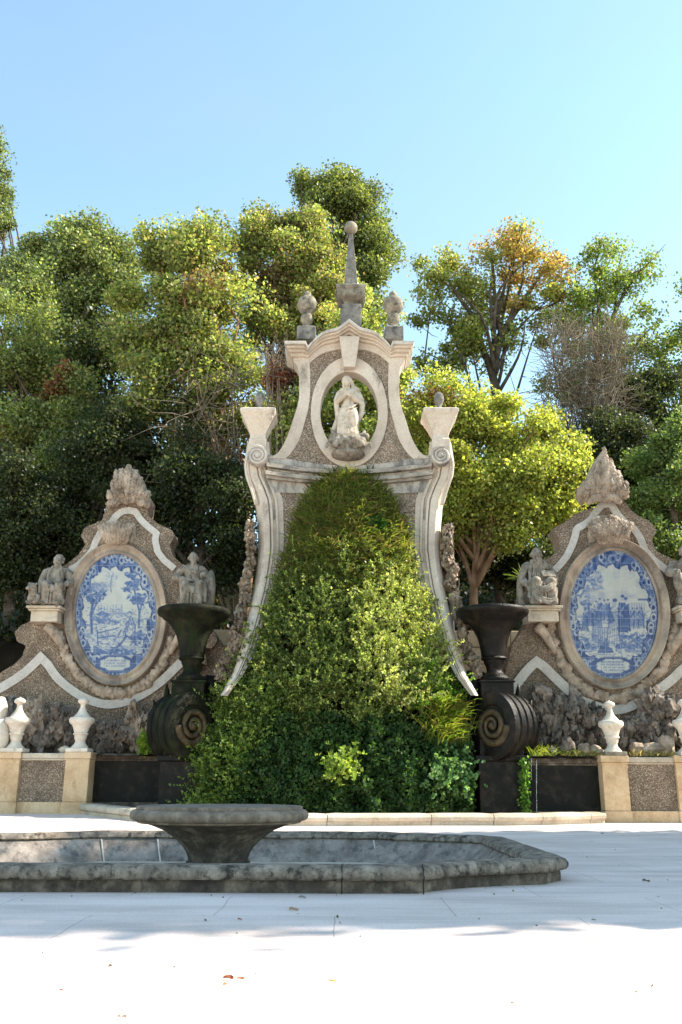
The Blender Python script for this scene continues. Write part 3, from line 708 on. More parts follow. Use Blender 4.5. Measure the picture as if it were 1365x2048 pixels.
def tile_picture(kind, seed):
    p = Paint(150, 216, seed); r = p.r; u, v = p.u, p.v
    th = np.arctan2(v, u)
    rr = np.hypot(u, v)
    # ground and sky washes
    p.a[:] = 0.03
    for _ in range(40): p.ell(r.uniform(-0.7, 0.7), r.uniform(-0.1, 0.8), r.uniform(0.1, 0.4), r.uniform(0.01, 0.04), r.uniform(0.02, 0.12), 0.8, r.normal() * 0.1, 0.6)
    for _ in range(120):
        y = r.uniform(-0.75, -0.02); p.ell(r.uniform(-0.8, 0.8), y, r.uniform(0.08, 0.35), r.uniform(0.008, 0.025), r.uniform(0.05, 0.5), 0.7, r.normal() * 0.12, 0.7)
    if kind == 0:
        p.line([(-0.45, -0.0), (0.45, 0.02)], 0.012, 0.45, 0.7); p.line([(-0.2, 0.05), (0.6, -0.02)], 0.012, 0.3, 0.7)
        for k in range(9): p.line([(-0.42 + 0.07 * k, 0.0), (-0.42 + 0.07 * k, 0.07 + 0.09 * r.random())], 0.018, 0.3, 0.7)
        p.line([(-0.58, -0.28), (-0.60, 0.0), (-0.55, 0.22)], 0.03, 0.75); p.line([(-0.58, 0.0), (-0.48, 0.16)], 0.02, 0.7)
        p.foliage(-0.52, 0.33, 0.27, 0.16, 130, 0.85); p.foliage(-0.42, 0.42, 0.18, 0.1, 40, 0.35, 0.06)
        p.line([(0.55, -0.2), (0.56, 0.05), (0.5, 0.2), (0.42, 0.45)], 0.022, 0.75); p.line([(0.57, 0.02), (0.63, 0.2)], 0.018, 0.7)
        for cy, cx, rx in ((0.62, 0.36, 0.17), (0.5, 0.42, 0.2), (0.40, 0.35, 0.2), (0.27, 0.5, 0.26), (0.2, 0.56, 0.2)): p.foliage(cx, cy, rx, 0.055, 38, 0.75)
        p.line([(-0.12, 0.35), (-0.13, 0.44), (-0.1, 0.6)], 0.012, 0.5); p.foliage(-0.12, 0.56, 0.17, 0.12, 50, 0.35, 0.03)
        p.foliage(-0.35, -0.05, 0.2, 0.09, 60, 0.6); p.foliage(-0.15, -0.12, 0.22, 0.05, 30, 0.5)
        p.poly([(-0.5, -0.3), (0.0, -0.22), (0.05, -0.32), (-0.5, -0.36)], 0.12); p.line([(-0.5, -0.3), (0.02, -0.22)], 0.01, 0.7); p.line([(-0.5, -0.37), (0.05, -0.33)], 0.01, 0.7)
        # reclining robed figure
        for (x, y, rx, ry, ro) in ((0.24, -0.14, 0.15, 0.12, -0.5), (0.16, -0.26, 0.20, 0.11, 0.75), (0.06, -0.38, 0.19, 0.085, 0.6), (-0.04, -0.47, 0.10, 0.04, 0.1), (0.33, -0.25, 0.11, 0.10, 0.2)):
            p.ell(x + 0.012, y - 0.012, rx + 0.018, ry + 0.018, 0.75, 0.12, ro); p.ell(x, y, rx, ry, 0.07, 0.12, ro)
        for k in range(16):
            x = r.uniform(-0.02, 0.34); y = -0.1 - (0.34 - x) * 0.95 + r.uniform(-0.06, 0.07); q = r.uniform(0.05, 0.13); an = r.uniform(0.6, 1.3)
            p.line([(x, y), (x - q * 0.5 * math.cos(an), y - q * 0.5 * math.sin(an) + 0.01), (x - q * math.cos(an), y - q * math.sin(an))], 0.009, r.uniform(0.4, 0.75), 0.8)
        p.ell(0.33, 0.015, 0.05, 0.04, 0.8, 0.3); p.ell(0.325, -0.005, 0.042, 0.042, 0.15, 0.2)
        p.line([(0.36, -0.06), (0.44, -0.2), (0.41, -0.4)], 0.034, 0.75); p.line([(0.36, -0.06), (0.43, -0.2), (0.40, -0.4)], 0.02, 0.1)
        p.line([(-0.5, -0.25), (-0.48, -0.48)], 0.045, 0.1); p.line([(-0.45, -0.25), (-0.43, -0.48)], 0.012, 0.85); p.foliage(0.15, -0.58, 0.35, 0.05, 60, 0.75)
        p.poly([(-0.55, -0.48), (-0.1, -0.62), (-0.55, -0.62)], 0.7, 0.8); p.foliage(0.5, -0.35, 0.14, 0.12, 40, 0.75)
    else:
        p.line([(-0.53, 0.0), (-0.53, 0.35)], 0.025, 0.6); p.foliage(-0.48, 0.5, 0.24, 0.22, 120, 0.45, 0.06); p.foliage(-0.6, 0.25, 0.2, 0.12, 60, 0.5)
        for k in range(14): p.ell(r.uniform(-0.5, 0.6), 0.2 + 0.14 * r.random(), 0.2, 0.05, r.uniform(0.1, 0.28), 0.9, 0, 0.7)
        p.poly([(-0.46, 0.05), (-0.25, 0.05), (-0.22, -0.4), (-0.46, -0.4)], 0.3); [p.line([(-0.44 + 0.045 * k, 0.04), (-0.44 + 0.045 * k, -0.38)], 0.01, 0.55, 0.8) for k in range(5)]
        p.poly([(0.32, 0.18), (0.72, 0.16), (0.72, -0.2), (0.3, -0.24)], 0.1, 0.8); [p.line([(0.36 + 0.055 * k, 0.17), (0.36 + 0.055 * k, -0.2)], 0.008, 0.45, 0.7) for k in range(7)]
        p.line([(0.56, 0.22), (0.78, 0.22)], 0.015, 0.55)
        for x in (0.42, 0.52, 0.62): p.figure(x, -0.2, 0.3, 0.08)
        for x, y in ((-0.62, -0.12), (-0.5, -0.05), (-0.38, 0.0), (-0.3, 0.04), (-0.2, 0.02), (-0.12, 0.03)): p.figure(x, y - 0.12, 0.32, r.uniform(0.12, 0.4))
        p.figure(0.20, -0.27, 0.56, 0.72); p.figure(0.27, -0.25, 0.5, 0.55); p.figure(-0.0, -0.45, 0.68, 0.05, 0.03)
        p.poly([(-0.13, 0.0), (-0.05, 0.08), (0.05, -0.1), (-0.1, -0.15)], 0.75, 0.8); p.line([(0.08, -0.2), (0.16, -0.48)], 0.03, 0.15); p.line([(0.11, -0.2), (0.19, -0.48)], 0.012, 0.7)
        p.poly([(-0.36, -0.2), (-0.1, -0.2), (-0.08, -0.52), (-0.34, -0.52)], 0.14, 0.8); [p.line([(-0.33 + 0.05 * k, -0.2), (-0.33 + 0.05 * k, -0.5)], 0.008, 0.5) for k in range(5)]
        for cx in (-0.5, -0.2, 0.15, 0.45, 0.6): p.foliage(cx, -0.45, 0.14, 0.08, 26, 0.65)
        p.poly([(-0.35, -0.57), (-0.28, -0.47), (-0.02, -0.5), (0.02, -0.57)], 0.75, 0.8)
        p.foliage(0.4, -0.32, 0.3, 0.04, 40, 0.7)
    for _ in range(420):
        y = r.uniform(-0.7, 0.1); x = r.uniform(-0.75, 0.75); q = 0.02 + 0.05 * r.random(); p.line([(x, y), (x + q, y + r.normal() * 0.015)], 0.006, r.uniform(0.35, 0.8), 0.7)
    # scrolled border
    edge = 0.80 + 0.035 * np.sin(th * 16 + 1.2) + 0.03 * np.sin(th * 7 + 0.4) + 0.02 * np.abs(np.sin(th * 23))
    edge = edge - 0.05 * np.cos(2 * th) * 0 - 0.06 * (np.sin(th) > 0.85)
    sw = 0.5 + 0.5 * np.sin(th * 24 + 18 * rr + 2 * np.sin(th * 9)); bord = 0.55 + 0.4 * sw
    for _ in range(90):
        a = r.uniform(0, 6.28); q = r.uniform(0.82, 0.97); p.ell  # curls
        dx = u - q * math.cos(a); dy = v - q * math.sin(a); d = np.hypot(dx, dy); bord = np.where(np.abs(d - 0.05) < 0.014, 0.12 + 0.35 * r.random(), bord); bord = np.where(d < 0.03, 0.95, bord)
    p.a = np.where(rr > edge, bord, p.a)
    p.a = np.where((rr > edge - 0.018) & (rr <= edge), 0.92, p.a)
    p.a = np.where(rr > 0.965, 0.9, p.a); p.a = np.where((rr > 0.945) & (rr < 0.958), 0.25, p.a)
    # inscription cartouche
    cx, cy = -0.02 + 0.02 * kind, -0.77; q = np.hypot((u - cx) / 0.36, (v - cy) / 0.105); ta = np.arctan2((v - cy) / 0.105, (u - cx) / 0.36)
    lim = 1 + 0.13 * np.abs(np.sin(ta * 4)); p.a = np.where(q < lim + 0.3, 0.8, p.a); p.a = np.where(q < lim, 0.03, p.a); p.a = np.where((q < lim) & (q > lim - 0.08), 0.6, p.a)
    for ln in range(3 + kind):
        y = cy + (0.05 if kind == 0 else 0.062) - 0.042 * ln; x = cx - 0.26
        while x < cx + 0.26:
            w = r.choice([0.010, 0.014, 0.018]); p.line([(x, y - 0.010), (x + w * r.choice([0, 0.6]), y + 0.010)], 0.006, 0.75, 0.8)
            if r.random() < 0.6: p.line([(x, y + r.choice([-0.01, 0, 0.01])), (x + w, y + r.choice([-0.01, 0.01]))], 0.005, 0.6, 0.7)
            x += w + (0.014 if r.random() < 0.82 else 0.035)
    p.a += r.normal(0, 0.035, p.a.shape)
    # joints of the square tiles and differences in glaze from tile to tile
    tx = np.floor((u + 1) / 2 * 12).astype(int); ty = np.floor((v + 1) / 2 * 17).astype(int)
    tone = r.normal(0, 0.035, (18, 13)); p.a += tone[np.clip(ty, 0, 17), np.clip(tx, 0, 12)]
    fx = (u + 1) / 2 * 12 % 1; fy = (v + 1) / 2 * 17 % 1; j = (np.minimum(fx, 1 - fx) < 0.035) | (np.minimum(fy, 1 - fy) < 0.04)
    a = np.clip(p.a, 0, 1)[..., None]
    c0 = np.array([0.42, 0.425, 0.375]); c1 = np.array([0.085, 0.14, 0.28]); c2 = np.array([0.011, 0.030, 0.12])
    col = np.where(a < 0.45, c0 + (c1 - c0) * (a / 0.45), c1 + (c2 - c1) * ((a - 0.45) / 0.55))
    col = np.where(j[..., None], col * 0.75 + np.array([0.45, 0.47, 0.48]) * 0.25, col)
    return col
def _tile_mat():
    k = NT('glazed_tiles'); a = k.n('ShaderNodeAttribute', attribute_name='paint'); c = k.mix(0.4, a.outputs['Color'], k.ramp(k.noise(5, 5), [(0.3, 0.75), (0.7, 1.1)]), 'MULTIPLY')
    return k.done(c, 0.35, k.bump(k.noise(6, 3), 0.12, 0.01), 0.4)
M['tiles'] = _tile_mat()
def tile_panel(name, cx, cy, rx, ry, Y, d, kind, parent):
    col = tile_picture(kind, 11 + kind); h, w, _ = col.shape
    vx = {}; verts = []; faces = []; cols = []
    def vert(i, j):
        if (i, j) not in vx:
            u = j / w * 2 - 1; v = 1 - i / h * 2; q = math.hypot(u, v)
            if q > 1: u /= q; v /= q
            p = P(cx + rx * u, cy - ry * v, Y); vx[(i, j)] = len(verts); verts.append((p[0], Y - d, p[2])); cols.append(col[min(i, h - 1), min(j, w - 1)])
        return vx[(i, j)]
    for i in range(h):
        for j in range(w):
            u = (j + 0.5) / w * 2 - 1; v = 1 - (i + 0.5) / h * 2
            if u * u + v * v < 1.02: faces.append((vert(i, j), vert(i + 1, j), vert(i + 1, j + 1), vert(i, j + 1)))
    me = bpy.data.meshes.new(name); me.from_pydata(verts, [], faces); at_ = me.attributes.new('paint', 'FLOAT_COLOR', 'POINT')
    c = np.ones((len(verts), 4), 'f'); c[:, :3] = np.array(cols); at_.data.foreach_set('color', c.ravel()); me.materials.append(M['tiles']); me.update()
    return link(name, me, parent)

# ------------------------------------------------------------------ left wall
lw = thing('tile_wall', (P(235, 1640, DL)[0], DL, 0.0), 'rough pebbled wall whose blue tile oval shows trees and a reclining figure', 'tile wall')
outl = [(216, 1001), (205, 1040), (170, 1055), (162, 1070), (171, 1090), (157, 1110), (141, 1122), (125, 1133), (112, 1150), (100, 1200), (75, 1225), (66, 1240), (40, 1252), (29, 1266), (36, 1284), (52, 1291), (46, 1310), (30, 1328), (-10, 1352), (-130, 1380), (-130, 1640), (470, 1640), (470, 1335), (452, 1300), (436, 1275), (424, 1255), (405, 1262), (400, 1225), (395, 1180), (367, 1130), (346, 1112), (340, 1090), (350, 1072), (345, 1061), (317, 1048), (296, 1030), (300, 1001)]
obj('wall', rough_slab(outl, DL, 0.7, 5, 1.6, 1), M['pebble_dark'], lw)
def lobes(mb, Y, L, seed):
    for k, (x0, y0, x1, y1, r0, r1) in enumerate(L):
        a = Vector(P(x0, y0, Y)); b = Vector(P(x1, y1, Y)); u = pxm(x0, y0, Y); n_ = max(3, int((b - a).length / (0.55 * (r0 + r1) / 2 * u)))
        for i in range(n_ + 1):
            t = i / n_; p = a.lerp(b, t); r = lerp(r0, r1, t) * u; mb.rock((p.x, p.y - 0.14 - 0.12 * math.sin(math.pi * t), p.z), (r, r * 0.9, r * 1.25), seed + k * 13 + i, 0.7, 3, 2.0, 0.45)
    return mb
_c1 = lobes(MB(), DL - 0.05, [(258, 1000, 260, 940, 10, 7), (249, 1000, 246, 946, 8, 5), (269, 1000, 274, 948, 8, 5), (242, 1000, 235, 946, 7, 4), (277, 1000, 284, 960, 7, 4), (236, 1002, 229, 966, 7, 4), (284, 1002, 288, 975, 7, 4), (228, 1002, 222, 990, 8, 6), (292, 1004, 298, 990, 8, 6), (222, 1012, 236, 1010, 6, 6), (298, 1012, 282, 1010, 6, 6)], 300)
obj('crest_plume', _c1, M['rocaille'], lw, 60)
obj('crest', relief([(938, 250, 268), (944, 240, 276), (954, 234, 282), (966, 230, 286), (980, 229, 291), (992, 222, 298), (1001, 217, 303), (1008, 222, 298)], DL + 0.05, 0.08, 0.12, 3, 60, (5, 1.3), back=0.6), M['rocaille'], lw, 50)
obj('shell_ribs', lobes(MB(), DL - 0.06, [(238 + 0.55 * q, 1086, 238 + q, 1050 + abs(q) * 0.18, 4.5, 5.5) for q in (-34, -26, -18, -10, -2, 6, 14, 22, 30)], 800), M['rocaille'], lw, 60)
obj('shell_ornament', relief([(1045, 232, 258), (1052, 205, 272), (1070, 203, 272), (1080, 200, 277), (1090, 196, 282)], DL + 0.02, 0.06, 0.08, 8, 60, (5, 1.6)), M['rocaille'], lw, 50)
mb = MB(); up = [(141, 1141), (158, 1131), (178, 1112), (188, 1098), (193, 1082), (200, 1070), (206, 1058), (224, 1046), (232, 1034), (244, 1024), (258, 1021), (272, 1024), (282, 1040), (298, 1055), (314, 1067), (311, 1080), (316, 1104), (330, 1122), (350, 1138)]
band_px([(p.x, p.y) for p in resample([Vector(q) for q in up], 60)], 13, DL, 0.045, 0.3, mb); obj('upper_limewash_band', mb, M['white_band'], lw)
mb = MB(); lo = [(p.x, p.y) for p in spline([(-130, 1435), (-60, 1406), (0, 1378), (45, 1350), (68, 1330)], 20)] + [(83, 1315)] + [(p.x, p.y) for p in spline([(98, 1330), (120, 1360), (165, 1393), (216, 1409), (270, 1397), (320, 1366), (352, 1336), (380, 1310), (400, 1300)], 40)]
band_px(lo, 17, DL, 0.06, 0.3, mb); obj('lower_limewash_band', mb, M['white_band'], lw)
LO = (234, 1230, 103, 143)
mb = MB(); oval_frame(*LO, 22, DL, mb); obj('oval_frame', mb, M['oval_frame'], lw, 50)
tile_panel('tile_picture', LO[0], LO[1], 83, 128, DL, 0.05, 0, lw)
def shelf(x0, x1, y0, Y, parent, flip=1):
    a = P(x0, y0, Y); b = P(x1, y0 + 26, Y); u = pxm(x0, y0, Y); mb = MB()
    for k, (e, t0, t1) in enumerate([(0.0, 0, 5), (-0.04, 5.1, 9), (-0.10, 9.1, 30)]): mb.box((a[0] - e, Y - 0.62 - e * 0 + k * 0.07, a[2] - t1 * u), (b[0] + e, Y + 0.2, a[2] - t0 * u))
    o = obj('statue_shelf', mb, M['kerb'], parent, bevel=0.015)
    mb = MB(); xm = x0 + (x1 - x0) * (0.62 if flip > 0 else 0.3); pts = [P(xm - 14 * flip, y0 + 32, Y - 0.25), P(xm + 4 * flip, y0 + 52, Y - 0.2), P(xm + 24 * flip, y0 + 88, Y - 0.05)]
    mb.tube([tuple(p) for p in spline(pts, 10)], [lerp(0.15, 0.08, k / 9) for k in range(10)], 8); obj('bracket', mb, M['rocaille'], parent, True)
shelf(68, 133, 1219, DL, lw); shelf(345, 410, 1219, DL, lw, -1)
mb = MB()
for k in range(46):
    a = math.radians(lerp(18, 165, k / 45)); q = 1.10 + 0.05 * rng.random(); x = LO[0] + LO[2] * q * math.cos(a); y = LO[1] + LO[3] * (q - 0.02) * math.sin(a)
    mb.rock(P(x, y, DL - 0.04), (0.10 + 0.05 * rng.random(), 0.12, 0.12 + 0.06 * rng.random()), k, 0.5, 2, 2.0)
obj('shell_garland', mb, M['rocaille'], lw, 60)
# scroll of pebble work to the right, seen past the urn
mb = MB(); mb.slab([P(x, y, DL - 0.25) for x, y in [(412, 1252), (424, 1257), (433, 1270), (434, 1284), (424, 1296), (412, 1296), (410, 1306), (415, 1330), (402, 1326), (395, 1345), (388, 1330), (398, 1300)]], 0.35); obj('pebble_scroll', mb, M['pebble_dark'], lw)

# ------------------------------------------------------------------ right wall
rw = thing('tile_wall', (P(1226, 1640, DR)[0], DR, 0.0), 'rough pebbled wall whose blue tile oval shows a crowd of robed figures', 'tile wall')
outr = [(1150, 1028), (1128, 1046), (1106, 1056), (1117, 1076), (1120, 1100), (1096, 1117), (1062, 1122), (1044, 1150), (1042, 1215), (1060, 1225), (1046, 1258), (1025, 1290), (1012, 1340), (1000, 1640), (1500, 1640), (1500, 1200), (1460, 1140), (1400, 1135), (1365, 1126), (1337, 1114), (1313, 1102), (1304, 1079), (1315, 1061), (1301, 1043), (1282, 1034), (1264, 1022), (1246, 997)]
obj('wall', rough_slab(outr, DR, 0.7, 5, 1.6, 2), M['pebble_dark'], rw)
_c2 = lobes(MB(), DR - 0.05, [(1206, 990, 1206, 902, 14, 4), (1192, 990, 1194, 930, 11, 5), (1221, 990, 1218, 926, 11, 5), (1180, 992, 1178, 955, 10, 6), (1233, 990, 1233, 950, 10, 6), (1168, 994, 1168, 974, 9, 7), (1245, 992, 1245, 972, 9, 7), (1176, 1004, 1200, 1000, 7, 7), (1236, 1004, 1212, 1000, 7, 7), (1186, 960, 1200, 940, 7, 6), (1226, 965, 1214, 935, 7, 6)], 600)
obj('crest_plume', _c2, M['rocaille'], rw, 60)
obj('crest', relief([(904, 1203, 1210), (912, 1198, 1214), (924, 1192, 1220), (938, 1186, 1228), (951, 1179, 1234), (966, 1164, 1248), (980, 1163, 1250), (992, 1168, 1246), (1000, 1174, 1240)], DR + 0.05, 0.08, 0.14, 5, 60, (4.2, 3.2), back=0.6), M['rocaille'], rw, 50)
obj('shell_ribs', lobes(MB(), DR - 0.06, [(1218 + 0.5 * q, 1084, 1218 + q, 1040 + abs(q) * 0.35, 6, 7) for q in (-40, -30, -20, -10, 0, 10, 20, 30, 40)], 900), M['rocaille'], rw, 60)
obj('shell_ornament', relief([(1031, 1190, 1232), (1040, 1178, 1246), (1058, 1176, 1255), (1072, 1174, 1260), (1086, 1178, 1262)], DR + 0.02, 0.06, 0.10, 12, 60, (4.6, 3.6)), M['rocaille'], rw, 50)
mb = MB(); up = [(1109, 1141), (1122, 1128), (1134, 1112), (1143, 1094), (1150, 1074), (1153, 1058), (1168, 1050), (1182, 1040), (1192, 1024), (1204, 1010), (1222, 1008), (1232, 1026), (1246, 1043), (1268, 1059), (1280, 1076), (1290, 1102), (1308, 1122), (1336, 1143)]
band_px([(p.x, p.y) for p in resample([Vector(q) for q in up], 60)], 14, DR, 0.045, 0.3, mb); obj('upper_limewash_band', mb, M['white_band'], rw)
mb = MB(); lo = [(1010, 1398), (1030, 1372), (1050, 1346), (1062, 1333), (1073, 1324), (1084, 1331)] + [(p.x, p.y) for p in spline([(1096, 1342), (1110, 1356), (1150, 1392), (1190, 1413), (1226, 1420), (1262, 1412), (1310, 1384), (1345, 1358), (1370, 1335), (1420, 1310), (1480, 1340)], 44)]
band_px(lo, 19, DR, 0.06, 0.3, mb); obj('lower_limewash_band', mb, M['white_band'], rw)
RO = (1226, 1230, 112, 151)
mb = MB(); oval_frame(*RO, 23, DR, mb); obj('oval_frame', mb, M['oval_frame'], rw, 50)
tile_panel('tile_picture', RO[0], RO[1], 90.5, 134, DR, 0.05, 1, rw)
shelf(1040, 1117, 1219, DR, rw); shelf(1340, 1425, 1219, DR, rw, -1)
mb = MB()
for k in range(60):
    a = math.radians(lerp(8, 172, k / 59)); q = 1.09 + 0.07 * rng.random(); x = RO[0] + RO[2] * q * math.cos(a); y = RO[1] + RO[3] * (q - 0.02) * math.sin(a)
    mb.rock(P(x, y, DR - 0.04), (0.10 + 0.06 * rng.random(), 0.10, 0.11 + 0.06 * rng.random()), k + 70, 0.5, 2, 2.0)
obj('shell_garland', mb, M['rocaille'], rw, 60)

# ------------------------------------------------------------------ grotto rocks standing in the raised beds
def bed_z(Y): return P(600, 1506, 23.0)[2] - 0.12
BEDZ = P(1200, 1512, DR - 0.9)[2] - 0.06; BEDZL = P(100, 1507, DL - 0.9)[2] - 0.05
for nm, x0, x1, z, Y0, Y1 in (('planting_soil', -12.5, P(345, 1500, DL)[0], BEDZL, DL - 1.35, DL + 0.1), ('planting_soil', P(1010, 1500, DR)[0], 13.0, BEDZ, DR - 1.35, DR + 0.1)):
    mb = MB(); mb.grid([[(x, y, z + 0.06 * nz(x * 2, y * 2, 1, 3)) for x in np.linspace(x0, x1, 40)] for y in np.linspace(Y0, Y1, 8)]); structure(obj(nm, mb, M['soil'], smooth=True))
def grotto(x, y0, y1, w, Y, seed, label, mat='tufa', group=None, ridge=0.45):
    a = P(x, y0, Y); b = P(x, y1, Y); u = pxm(x, (y0 + y1) / 2, Y); h = a[2] - b[2]
    mb = MB(); mb.rock((a[0], Y + 0.12, (a[2] + b[2]) / 2), (w * u / 2 * 0.9, 0.26, h / 2 * 1.05), seed, 0.75, 4, 2.2, ridge)
    for k in range(11):
        t = rng.random(); q = 0.13 + 0.12 * rng.random(); mb.rock((a[0] + (rng.random() - 0.5) * w * u * (1.15 - 0.5 * t), Y - 0.16 * rng.random(), lerp(b[2] + 0.05, a[2] - 0.08, t)), (w * u * q, 0.16 + 0.08 * rng.random(), min(h * 0.26, w * u * q * 1.7)), seed * 3 + k, 0.8, 3, 2.4, ridge)
    return tag(obj('grotto_rock', mb, M[mat], None, 55), label, 'rock', group)
LRK = [(28, 1396, 1500, 66, 'dark grey grotto rock behind the leftmost white finial'), (76, 1400, 1503, 50, 'brownish upright grotto rock between the two left white finials'), (122, 1412, 1504, 62, 'pale grey craggy grotto rock behind the second white finial from the left'), (108, 1464, 1506, 96, 'low black lumpy grotto rock at the foot of the left tile wall'),
       (200, 1444, 1506, 36, 'small black grotto rock just right of the second white finial'), (231, 1446, 1506, 46, 'stepped grey grotto rock under the left oval picture'), (272, 1408, 1506, 44, 'tall split tan grotto rock beside the left dark urn'), (305, 1430, 1506, 30, 'narrow brown grotto rock against the left dark urn')]
for k, (x, y0, y1, w, lb) in enumerate(LRK): grotto(x, y0, y1, w, DL - 0.30 - 0.12 * (k % 3), 20 + k, lb, 'rocaille' if 'tan' in lb or 'brown' in lb else 'tufa')
RRK = [(1086, 1374, 1486, 60, 'tall rough grey grotto rock right beside the right dark urn'), (1122, 1392, 1492, 44, 'grey knobbly grotto rock in the second place from the right dark urn'), (1150, 1384, 1490, 46, 'grotto rock with a finger-like top touching the white band'), (1186, 1410, 1494, 50, 'brown rounded grotto rock left of the right white finial'), (1260, 1436, 1496, 60, 'dark low grotto rock right of the foot of the right white finial'),
       (1306, 1392, 1490, 76, 'broad fluted grey grotto rock under the right oval picture'), (1350, 1392, 1494, 44, 'grotto rock cut by the right edge of the picture')]
for k, (x, y0, y1, w, lb) in enumerate(RRK): grotto(x, y0, y1, w, DR - 0.28 - 0.12 * (k % 3), 40 + k, lb)

# ================================================================== parapets, finials, kerb
def pillar(x0, x1, ytop, ybot, Y, depth, parent, mat='tan_stone'):
    a = P(x0, ytop, Y); b = P(x1, ytop, Y); z1 = a[2]; z0 = ground_z(a[0], Y) - 0.1; u = pxm(x0, ytop, Y); X0, X1 = a[0], b[0]
    zp = P(x0, ybot - 18, Y)[2]
    mb = MB(); mb.box((X0 - 0.02, Y - 0.02, z0), (X1 + 0.02, Y + depth, zp)); mb.box((X0, Y, zp + 0.002), (X1, Y + depth, z1 - 13 * u)); mb.box((X0 - 0.03, Y - 0.04, z1 - 12.8 * u), (X1 + 0.03, Y + depth + 0.02, z1)); mb.box((X0 - 0.015, Y - 0.018, z1 - 16 * u), (X1 + 0.015, Y + depth + 0.01, z1 - 13.1 * u))
    return obj('pillar', mb, M[mat], parent, bevel=0.015)
def wall_panel(x0, x1, ytop, ybot, Y, parent, mat='pebble_dark', cop='kerb', nm='panel'):
    a = P(x0, ytop, Y); b = P(x1, ytop, Y); u = pxm(x0, ytop, Y); z1 = a[2]; zp = P(x0, ybot - 18, Y)[2]; z0 = ground_z(a[0], Y) - 0.1
    mb = MB(); mb.box((a[0], Y + 0.05, zp - 0.01), (b[0], Y + 0.4, z1 - 10 * u)); obj(nm, mb, M[mat], parent)
    mb = MB(); mb.box((a[0], Y - 0.01, z1 - 11 * u), (b[0], Y + 0.42, z1 - 0.01)); mb.box((a[0], Y + 0.015, z1 - 15 * u), (b[0], Y + 0.41, z1 - 11.1 * u)); obj('coping', mb, M[cop], parent, bevel=0.02)
    mb = MB(); mb.box((a[0], Y + 0.0, z0), (b[0], Y + 0.41, zp)); obj('plinth', mb, M['tan_stone' if mat == 'pebble_dark' else cop], parent, bevel=0.01)
YL, YR = DL - 1.5, DR - 1.5
pl = thing('garden_parapet', (P(100, 1620, YL)[0], YL, 0.0), 'low parapet of tan pillars and mossy pebble panels below the left tile wall', 'parapet')
pillar(-10, 42, 1504, 1622, YL, 0.5, pl); pillar(133, 181, 1504, 1622, YL - 0.02, 0.55, pl)
wall_panel(42, 133, 1505, 1622, YL + 0.05, pl); wall_panel(-110, -10, 1505, 1622, YL + 0.05, pl)
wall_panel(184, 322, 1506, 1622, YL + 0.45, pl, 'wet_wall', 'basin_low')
pr = thing('garden_parapet', (P(1280, 1640, YR)[0], YR, 0.0), 'low tan-pillared parapet with a wet black panel, below the right tile wall', 'parapet')
pillar(1203, 1254, 1511, 1640, YR, 0.5, pr); pillar(1350, 1402, 1511, 1640, YR, 0.5, pr)
wall_panel(1254, 1350, 1513, 1640, YR + 0.05, pr); wall_panel(1402, 1500, 1513, 1640, YR + 0.05, pr)
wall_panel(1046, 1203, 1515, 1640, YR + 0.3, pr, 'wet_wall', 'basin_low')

def finial_at(x, ybase, Y, scale=1.0):
    b = P(x, ybase, Y); u = pxm(x, 1450, Y) * scale
    root = thing('urn_finial', b, '', 'finial', 'white painted urn finials on the parapet pillars')
    mb = MB(); mb.square([(25 * u, 0), (25 * u, 8 * u), (24 * u, 8.6 * u)], b); o1 = obj('base_block', mb, M['white_paint'], root, bevel=0.012)
    mb = MB(); mb.lathe([(21 * u, 8.5 * u), (20 * u, 10 * u), (12 * u, 20 * u), (11 * u, 26 * u), (13.5 * u, 30 * u), (14 * u, 37 * u), (17 * u, 39 * u), (17 * u, 42 * u), (15 * u, 43 * u), (17.5 * u, 52 * u), (21 * u, 60 * u), (26.5 * u, 64 * u), (28.5 * u, 68 * u), (28.5 * u, 73 * u), (26 * u, 77 * u), (20 * u, 78 * u)], b, 40); obj('vase', mb, M['white_paint'], root, 45)
    mb = MB(); mb.lathe([(20 * u, 77.9 * u), (18 * u, 80 * u), (10 * u, 90 * u), (6 * u, 100 * u), (5.6 * u, 106 * u), (8 * u, 108 * u), (12 * u, 111 * u), (12.8 * u, 114 * u), (11.5 * u, 118 * u), (7 * u, 120.5 * u), (2.5 * u, 122 * u), (0.7 * u, 124 * u)], b, 40); obj('lid', mb, M['white_paint'], root, 45)
    return root
f0 = finial_at(1227, 1511.5, YR + 0.22, 0.87); f0['label'] = 'white urn finial with a dark-stained foot on the pillar beside the wet black panel'
for q in f0.children:
    if q.name.startswith('base_block'): q.data = q.data.copy(); q.data.materials[0] = M['lichen_stone']
def dup(root, loc, label):
    r = root.copy(); COL.objects.link(r); r.location = loc; r['label'] = label
    for ch in root.children:
        c = ch.copy(); COL.objects.link(c); c.parent = r; c.location = ch.location
        c.location = Vector(ch.location)
    return r
fl = finial_at(30, 1504.5, YL + 0.22, 0.87); fl['label'] = 'white urn finial nearest the left edge, next to a pale round stone'
dup(fl, P(159, 1504.5, YL + 0.2), 'white urn finial on the left pillar whose right side catches the sun')
dup(fl, P(1378, 1511.5, YR + 0.22), 'white urn finial cut off by the right edge of the photo')
# pale rounded stone at the left edge
mb = MB(); c = P(2, 1462, YL - 0.0); mb.rock((c[0] - 0.12, YL + 0.25, c[2] - 0.1), (0.28, 0.3, 0.46), 5, 0.10, 4, 0.9); mb.rock((c[0] - 0.2, YL + 0.3, c[2] + 0.5), (0.2, 0.25, 0.35), 9, 0.10, 4, 0.9)
tag(obj('pale_boulder', mb, M['white_paint'], None, True), 'pale rounded boulder at the left edge beside the first finial', 'boulder')

